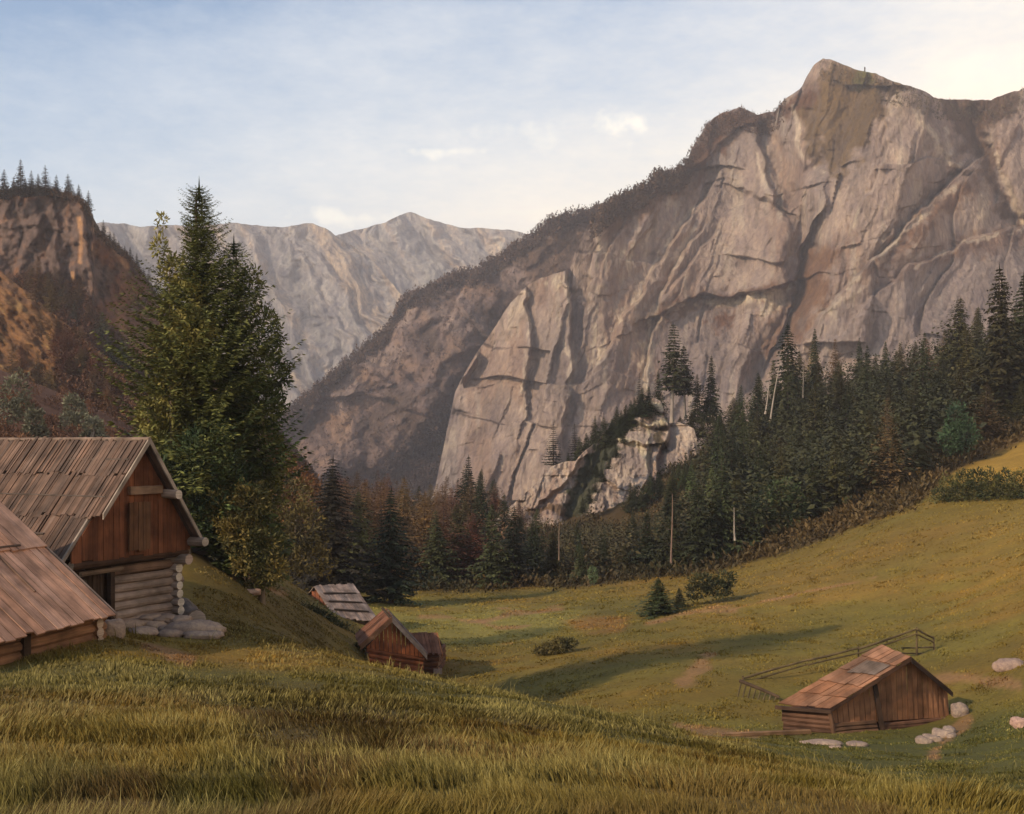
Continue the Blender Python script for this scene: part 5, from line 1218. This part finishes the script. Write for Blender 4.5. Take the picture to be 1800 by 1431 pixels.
put_tree('dark', 823, 250, 798, label='pointed dark spruce standing highest above the valley wood in front of the cliff foot', variant=0, wide=1.1)
put_tree('dark', 838, 165, 872, label='broad dark spruce in the middle of the valley wood front', variant=2, wide=1.2)
put_tree('dark', 940, 165, 890, label='dark spruce in the valley wood front below the outcrop left end', variant=3, wide=1.2)
put_tree('brown', 640, 150, 842, label='feathery brown spruce between the two dark spruces over the huts', variant=0, wide=1.2)
put_tree('brown', 778, 152, 880, label='pale brown feathery spruce right of the free standing spruce', variant=1, wide=1.1)

# left slope: crag top, its shoulder and the hillside
for i, (u, vt, vb, lab) in enumerate(((6, 298, 345, 'dark spruce on the crag top at the left edge'), (36, 280, 338, 'tallest spruce on the crag top'), (56, 300, 338, 'spruce just right of the tallest on the crag top'), (68, 306, 338, 'thin spruce in the middle of the crag top'), (81, 291, 338, 'second tallest spruce on the crag top, near its middle'), (98, 307, 342, 'pale small spruce on the crag top between two taller ones'),
                                    (122, 306, 345, 'dark pointed spruce near the right end of the crag top'), (140, 324, 354, 'small spruce second from the right end of the crag top'), (156, 335, 364, 'smallest spruce at the right end of the crag top'), (22, 312, 340, 'low spruce left of the tallest on the crag top'), (46, 312, 340, 'low spruce hidden between two taller ones on the crag top'))):
    put_tree('sparse', u, 470, None, h=(vb - vt) / F * 470 + 2.2, base=P(u, vb + 8, 470), label=lab, wide=1.5, group='spruces on top of the crag')
def crag_y(u, v): return float(d_crag(np.array([float(u)]), np.array([float(v)]))[0])
for i in range(18):
    u = 168 + i * 10 + random.random() * 7
    vb = float(np.interp(u, [q[0] for q in CR], [q[1] for q in CR])) + 3
    put_tree('sparse', u, 440, None, h=random.uniform(4, 8.5), base=P(u, vb + 4, crag_y(u, vb) + 3), label='small dark spruce along the falling edge right of the crag', group='spruces along the crag edge', wide=1.6)
for i in range(44):
    u = random.uniform(-20, 330); ridge = float(np.interp(u, [q[0] for q in HS], [q[1] for q in HS]))
    v = ridge + random.uniform(-70, 20)
    lim = float(np.interp(u, [q[0] for q in CR], [q[1] for q in CR])) + 175
    if v < lim: v = lim + random.random() * 20
    key = random.choice(['rust', 'rust', 'brown', 'brown', 'olive'])
    put_tree(key, u, 400, None, h=random.uniform(9, 14), base=P(u, v + 12, crag_y(u, v) - 6), label='dark rusty tree on the wooded slope below the crag', group='rusty trees below the crag', name='autumn_tree' if key == 'rust' else 'spruce', cat='tree', wide=1.25)
def hs_y(u, v): return float(d_hs(np.array([float(u)]), np.array([float(v)]))[0])
for (u, v, h, lab) in ((66, 520, 13, 'dark spruce standing at the upper edge of the orange hillside'), (90, 540, 9, 'smaller dark spruce right below the one at the hillside upper edge'), (72, 580, 8, 'lone spruce in the middle of the orange hillside'), (22, 655, 9, 'dark spruce low on the orange hillside at the left'), (66, 668, 9, 'dark spruce low on the orange hillside above the silvery shrubs'), (88, 678, 7, 'smaller spruce beside the low one on the orange hillside'), (38, 640, 7, 'thin spruce low on the hillside between two others'), (112, 600, 6, 'small spruce at the right side of the orange hillside'), (150, 640, 6, 'small spruce on the hillside lower right part')):
    put_tree('brown', u, 300, None, h=h, base=P(u, v + 10, hs_y(u, v) - 7), label=lab, wide=1.1)
for i in range(34):
    u = random.uniform(95, 335); v = float(np.interp(u, [q[0] for q in HS], [q[1] for q in HS])) + random.uniform(6, 90)
    if v > 840: continue
    key = random.choice(['rust', 'brown', 'rust'])
    put_tree(key, u, 280, None, h=random.uniform(5, 9), base=P(u, v + 12, hs_y(u, v) - 6), label='rusty brown tree on the lower hillside behind the huge spruce', group='rusty trees on the lower hillside', name='autumn_tree', cat='tree', wide=1.3)

# rusty scrub on the bare slope between the log house roof and the hillside
RV, RC = [], []
for i in range(75):
    u = random.uniform(-25, 290); v = random.uniform(690, 800)
    q = d_at(u, v, 70, 300); p = gp(u, q); rr_ = random.uniform(.7, 1.5) * (q / 120) ** .5
    V, T, c = leaf_clumps(1500 + i, [(0, 0, rr_ * .5, rr_ * 1.1, rr_, rr_ * .9), (rr_ * .8, 0, rr_ * .3, rr_ * .8, rr_ * .7, rr_ * .6)], 420, .42, (.060, .026, .014), (.165, .070, .030))
    RV.append(V + p); RC.append(c)
V = np.concatenate(RV)
tag(mesh_np('rusty_undergrowth', V, np.arange(len(V)).reshape(-1, 4), np.concatenate(RC), M_FOLX), kind='stuff')
# bare dead trunks
def snag(u, d, vb, vt, r, lean, label, colr=PALEBARK, stubs=6):
    p = P(u, vb, d); h = (vb - vt) / F * d; V, T, c = trunk_arrays(h, r, colr, 7, 8, lean, int(u), .75, stubs)
    tag(mesh_np('dead_trunk', V + p, T, c, M_BARK, loc=p), label, 'dead trunk')
snag(1180, 140, 990, 868, .12, .015, 'tall bare reddish dead trunk at the edge of the wood below the outcrop', (.19, .115, .085), 9)
snag(1292, 140, 950, 892, .12, -.04, 'short broken pale trunk at the edge of the right wood', PALEBARK, 3)
snag(1345, 240, 728, 668, .22, .13, 'left one of the leaning pale trunks under the broad shoulder spruce', PALEBARK, 0)
snag(1354, 240, 740, 640, .22, .16, 'longer leaning pale trunk under the broad shoulder spruce', PALEBARK, 2)
snag(982, 140, 985, 900, .08, .02, 'thin pale dead trunk in front of the valley wood below the outcrop', (.2, .13, .09), 5)
snag(1412, 240, 700, 640, .14, .0, 'thin grey trunk at the edge of the right wood beneath the notch', (.2, .16, .13), 0)

# summit mark and a bird
m = MB(); sm = P(1520, 126, 1075); m.tube(sm - [0, 0, 4], sm + [0, 0, 3.4], .9, .6, (.05, .04, .035), None, 7, 3, .1); m.tube(sm + [0, 0, 3.2], sm + [0, 0, 4.4], .8, .5, (.05, .04, .035), None, 7, 2, .1)
tag(m.build('summit_post', M_WOOD), 'tiny dark post standing on the grassy shoulder of the summit', 'post')

# scrub and woods along the ridges, too small to count
def ridge_wood(name, sil, u0, u1, n, dfun, hmin, hmax, col, tip, mat, dv=(0, 16), back=0.0, seed=1):
    r = np.random.default_rng(seed)
    u = r.uniform(u0, u1, n); v = np.interp(u, [p[0] for p in sil], [p[1] for p in sil]) + r.uniform(dv[0], dv[1], n)
    d = dfun(u, v) - 4 + back
    p = np.stack([(u - 900) / F * d, d, (HZ - v) / F * d], 1)
    h = r.uniform(hmin, hmax, n); k = 9; Vs = []; Cs = []
    for j in range(k):
        f = r.random(n); rad = h * .30 * (1 - f) ** .8; az = r.uniform(0, 6.28, n)
        c = p + np.stack([np.cos(az) * rad, np.sin(az) * rad, h * f - h * .1], 1)
        s = h * .34 * (1.1 - f * .7)
        a2 = az + r.normal(size=n) * .8
        dr = np.stack([np.cos(a2), np.sin(a2), r.normal(size=n) * .5 + .3], 1); pe = np.stack([-np.sin(a2), np.cos(a2), r.normal(size=n)], 1)
        Vs.append(np.stack([c - dr * s[:, None] * .4, c + pe * s[:, None] * .4, c + dr * s[:, None] * .7, c - pe * s[:, None] * .4], 1))
        cc = np.array(col) + (np.array(tip) - np.array(col)) * r.random(n)[:, None]; Cs.append(np.repeat(cc[:, None], 4, 1))
    V = np.concatenate(Vs).reshape(-1, 3); Cc = np.concatenate(Cs).reshape(-1, 3)
    tag(mesh_np(name, V, np.arange(len(V)).reshape(-1, 4), Cc, mat), kind='stuff')
def d_cr2(u, v): return d_cliff(u, v) - r_cliff(u, v)
def d_sp2(u, v): return d_spur(u, v) - r_spur(u, v)
ridge_wood('ridge_woods', SP, 480, 1075, 2600, d_sp2, 4, 10, (.060, .034, .022), (.120, .062, .034), M_FOLX, (-1, 26), seed=3)
ridge_wood('ridge_woods', SIL, 1040, 1215, 900, d_cr2, 4, 9, (.070, .042, .026), (.120, .066, .036), M_FOLX, (-1, 40), seed=4)
ridge_wood('ridge_scrub', SIL, 1215, 1380, 700, d_cr2, 2.5, 5.5, (.090, .048, .028), (.140, .070, .040), M_FOLX, (0, 38), seed=5)
ridge_wood('ridge_scrub', SIL, 1440, 1830, 900, d_cr2, 1.5, 3.5, (.085, .060, .032), (.130, .090, .044), M_FOLX, (3, 40), seed=6)
ridge_wood('slope_woods', [(500, 870), (640, 860), (700, 800), (760, 730), (790, 720), (800, 730)], 600, 800, 2400, d_sp2, 5, 11, (.045, .028, .024), (.080, .046, .034), M_FOLX, (0, 110), seed=7)
ridge_wood('crag_scrub', CR, -40, 560, 1500, lambda u, v: d_crag(u, v) - r_crag(u, v), 1.0, 2.4, (.060, .036, .022), (.120, .060, .030), M_FOLX, (0, 10), seed=8)
ridge_wood('slope_thicket', CR, -40, 420, 5200, lambda u, v: d_crag(u, v) - r_crag(u, v), 2.5, 5.5, (.055, .024, .014), (.140, .052, .022), M_FOLX, (165, 330), seed=9)
ridge_wood('hillside_thicket', HS, 100, 400, 3000, lambda u, v: d_hs(u, v) - r_hs(u, v), 1.2, 3.0, (.060, .026, .014), (.170, .070, .028), M_FOLX, (4, 140), seed=10)

def wood_mass(name, n, seed, urange, drange, hr, col, tip, cond):
    r = np.random.default_rng(seed)
    u = r.uniform(*urange, n); dd_ = r.uniform(*drange, n); x, y = (u - 900) / F * dd_, dd_; zz = ground(x, y)
    h = r.uniform(*hr, n); k = cond(u, dd_, HZ - zz / y * F, HZ - (zz + h) / y * F); x, y, zz, h = x[k], y[k], zz[k], h[k]; n = len(x); Vs = []; Cs = []
    for j in range(34):
        f = r.random(n) ** .8; rad = h * .24 * (1 - f) ** .8 * (.5 + .5 * r.random(n)); az = r.uniform(0, 6.28, n)
        c = np.stack([x + np.cos(az) * rad, y + np.sin(az) * rad, zz + h * (.04 + f * .93)], 1); s = h * .10 * (1.15 - f * .8)
        a2 = az + r.normal(size=n) * .6; dr = np.stack([np.cos(a2), np.sin(a2), r.normal(size=n) * .3 - .25], 1); pe = np.stack([-np.sin(a2), np.cos(a2), r.normal(size=n) * .6], 1)
        Vs.append(np.stack([c - dr * s[:, None] * .5, c + pe * s[:, None] * .28, c + dr * s[:, None] * .8, c - pe * s[:, None] * .28], 1))
        t = np.clip(.45 + .5 * fbm(x / 14, y / 14, None, 3, seed) + .35 * f * r.random(n), 0, 1)[:, None]; Cs.append(np.repeat((np.array(col) * (1 - t) + np.array(tip) * t)[:, None], 4, 1))
    V = np.concatenate(Vs).reshape(-1, 3); tag(mesh_np(name, V, np.arange(len(V)).reshape(-1, 4), np.concatenate(Cs).reshape(-1, 3), M_FOLX), kind='stuff')
def ipv(t, u): return np.interp(u, [a for a, b in t], [b for a, b in t])
wood_mass('young_woods', 2600, 31, (1225, 1940), (140, 300), (5, 12), (.026, .028, .012), (.058, .050, .018), lambda u, d, vb, vt: (vt > ipv(SKY, u) - 4) & (d < ipv(DB, u) + 8) & (d > ipv(DF, u) + 3))
wood_mass('young_woods', 700, 32, (440, 1010), (165, 320), (4, 9), (.085, .048, .026), (.150, .078, .038), lambda u, d, vb, vt: vt > ipv(VSKY, u) - 2)
wood_mass('young_woods', 900, 33, (985, 1260), (148, 218), (4, 9), (.036, .034, .015), (.090, .064, .026), lambda u, d, vb, vt: vt > np.interp(u, [985, 1000, 1100, 1160, 1215, 1260], [925, 915, 900, 880, 835, 800]))
ridge_wood('spur_woods', SP, 470, 1000, 3600, d_sp2, 2.5, 6, (.075, .045, .034), (.140, .078, .050), M_FOLX, (2, 330), seed=12)
# undergrowth at the edges of the woods and on the woodland floor
r = np.random.default_rng(77); n = 30000
u = r.uniform(430, 1950, n); dd_ = r.uniform(118, 262, n)
x, y = (u - 900) / F * dd_, dd_; zz = ground(x, y); v = HZ - zz / y * F
edge = np.interp(u, [430, 480, 560, 700, 1000, 1250, 1400, 1600, 1690, 1820, 2200], [1000, 1000, 1028, 1040, 1030, 1006, 963, 893, 818, 763, 600])
k = (v < edge + r.normal(size=n) * 5) & ~((u > 890) & (u < 1120) & (v < 915 + 12 * np.sin(u / 13)))
x, y, zz, u = x[k], y[k], zz[k], u[k]; n = len(x)
h = r.uniform(.5, 2.2, n) * (.6 + .8 * r.random(n)); Vs = []; Cs = []
for j in range(11):
    a = r.uniform(0, 6.28, n); rad = h * r.random(n) * .8; c = np.stack([x + np.cos(a) * rad, y + np.sin(a) * rad, zz + h * r.random(n) * .7], 1)
    dr = np.stack([np.cos(a), np.sin(a), .5 + r.random(n)], 1) * (.14 + h * .13)[:, None]; pe = np.stack([-np.sin(a), np.cos(a), r.normal(size=n) * .6], 1) * (.05 + h * .05)[:, None]
    Vs.append(np.stack([c - dr * .4, c + pe, c + dr * .7, c - pe], 1))
    t = np.clip(.5 + .7 * fbm(x / 12, y / 12, None, 3, 5) + .4 * (r.random(n) - .5), 0, 1)[:, None]
    cc = np.array((.030, .027, .011)) * (1 - t) + np.array((.100, .058, .020)) * t; Cs.append(np.repeat(cc[:, None], 4, 1))
V = np.concatenate(Vs).reshape(-1, 3); tag(mesh_np('undergrowth', V, np.arange(len(V)).reshape(-1, 4), np.concatenate(Cs).reshape(-1, 3), M_FOLX), kind='stuff')

# grass
def blades(name, n, kfun, hfun, wfun, seed, tipmix, lo=.34, root=.8):
    r = np.random.default_rng(seed)
    x, y = kfun(r, n); n = len(x); z = ground(x, y)
    yc = np.maximum(y, 2); u, v = 900 + x / yc * F, HZ - z / yc * F
    base = ground_colour(x, y, u, np.minimum(v, 1600))
    tuft = fbm(x * .9, y * .9, None, 3, 301); pat = fbm(x / 3.2, y / 3.2, None, 3, 303)
    k = (r.random(n) < np.clip(.62 + .7 * tuft + .25 * pat, lo, 1)) & ~inbuild(x, y)
    x, y, z, base, tuft, pat = x[k], y[k], z[k], base[k], tuft[k], pat[k]; n = len(x); v = v[k]
    h = hfun(y, v) * (.55 + .7 * r.random(n)) * np.clip(.80 + .65 * tuft + .35 * pat, .4, 1.6); wd = wfun(y) * (.6 + .8 * r.random(n))
    az = 1.2 * fbm(x / 2.5, y / 2.5, None, 2, 305) * 3.1 + r.normal(size=n) * .7
    ln = h * (.18 + .45 * r.random(n)); lx, ly = np.cos(az) * ln, np.sin(az) * ln
    a2 = r.uniform(0, 6.28, n); px, py = np.cos(a2) * wd, np.sin(a2) * wd * .6
    B = np.stack([x, y, z - .03], 1)
    v0 = B - np.stack([px, py, px * 0], 1); v1 = B + np.stack([px, py, px * 0], 1)
    mid = B + np.stack([lx * .35, ly * .35, h * .6], 1); v2 = mid + np.stack([px, py, px * 0], 1) * .6; v3 = mid - np.stack([px, py, px * 0], 1) * .6
    tip = B + np.stack([lx, ly, h], 1)
    V = np.stack([v0, v1, v2, v3, tip], 1).reshape(-1, 3)
    i0 = np.arange(n) * 5
    T = np.concatenate([np.stack([i0, i0 + 1, i0 + 2], 1), np.stack([i0, i0 + 2, i0 + 3], 1), np.stack([i0 + 3, i0 + 2, i0 + 4], 1)])
    kk_ = (.7 + .6 * r.random(n))[:, None]
    straw = (r.random(n) < tipmix * np.clip(.6 + pat, .1, 1.4))[:, None]
    cb = base * root * kk_; ct = np.where(straw, np.array((.25, .190, .055)) * kk_, base * 1.2 * kk_)
    cols = np.stack([cb, cb, (cb + ct) * .5, (cb + ct) * .5, ct], 1).reshape(-1, 3)
    tag(mesh_np(name, V, T, cols, M_GRASS), kind='stuff')
def inbuild(x, y):
    """ground covered by the two houses on the left"""
    a = (x + 12.76); b_ = (y - 40)
    s = a * .5 + b_ * .866; t = a * -.866 + b_ * .5
    k1 = (s > -2.8) & (s < 2.2) & (t > .7) & (t < 10.5)
    a, b_ = x + 12.1, y - 34.2
    e = a * -.32 + b_ * -.95; w_ = a * -.95 + b_ * .32
    return k1 | ((e > .2) & (e < 9.4) & (w_ > .2) & (w_ < 8.2))
def near_k(r, n):
    y = np.exp(r.uniform(math.log(7.0 + 3), math.log(48.0 + 3), n)) - 3; x = r.uniform(-.50, .50, n) * (y + 1.5); return x, y
def hn(y, v): return np.clip(.25 - .004 * y, .08, .22) * (1 + .0 * v)
blades('tall_grass', 380000, near_k, hn, lambda y: np.clip(.0009 * y, .005, .05), 5, .45)
blades('dry_stems', 9000, near_k, lambda y, v: .34 + 0 * y, lambda y: np.clip(.0005 * y, .003, .02), 8, 2.5)
blades('meadow_weeds', 14000, near_k, lambda y, v: .12 + 0 * y, lambda y: np.clip(.0022 * y, .02, .06), 9, .05)
def mid_k(r, n):
    y = np.exp(r.uniform(math.log(40), math.log(150), n)); x = r.uniform(-.28, .50, n) * y
    z = ground0(x, y); v = HZ - z / y * F; u = 900 + x / y * F
    k = (v > np.interp(u, [480, 560, 700, 1000, 1250, 1400, 1600, 1690, 1820], [1000, 1028, 1040, 1030, 1006, 963, 893, 818, 763]) - 4)
    return x[k], y[k]
blades('meadow_grass', 170000, mid_k, lambda y, v: np.clip(.06 + .0007 * y, .06, .18), lambda y: np.clip(.0009 * y, .03, .12), 6, .12, .3, 1.05)
# ------------------------------------------------------------------ air
hm = bpy.data.materials.new('air'); hm.use_nodes = True; nt = hm.node_tree
nt.nodes.remove(nt.nodes['Principled BSDF'])
pv = nt.nodes.new('ShaderNodeVolumePrincipled'); pv.inputs['Color'].default_value = (.90, .82, .86, 1); pv.inputs['Density'].default_value = HAZE
pv.inputs['Anisotropy'].default_value = .1
nt.links.new(pv.outputs[0], nt.nodes['Material Output'].inputs['Volume'])
b = MB()
bpy.context.view_layer.update()
lo = np.array([1e9] * 3); hi = -lo
for o in bpy.data.objects:
    if o.type == 'MESH':
        q = np.array([o.matrix_world @ Vector(c) for c in o.bound_box]); lo = np.minimum(lo, q.min(0)); hi = np.maximum(hi, q.max(0))
print('bounds', lo, hi)
X0, X1, Y0, Y1, Z0, Z1 = lo[0] - 20, hi[0] + 20, -60, hi[1] + 20, lo[2] - 1, hi[2] + 10
b.hexa([(X0, Y0, Z0), (X1, Y0, Z0), (X1, Y1, Z0), (X0, Y1, Z0)], [(X0, Y0, Z1), (X1, Y0, Z1), (X1, Y1, Z1), (X0, Y1, Z1)], (1, 1, 1))
tag(b.build('haze', hm), kind='stuff')
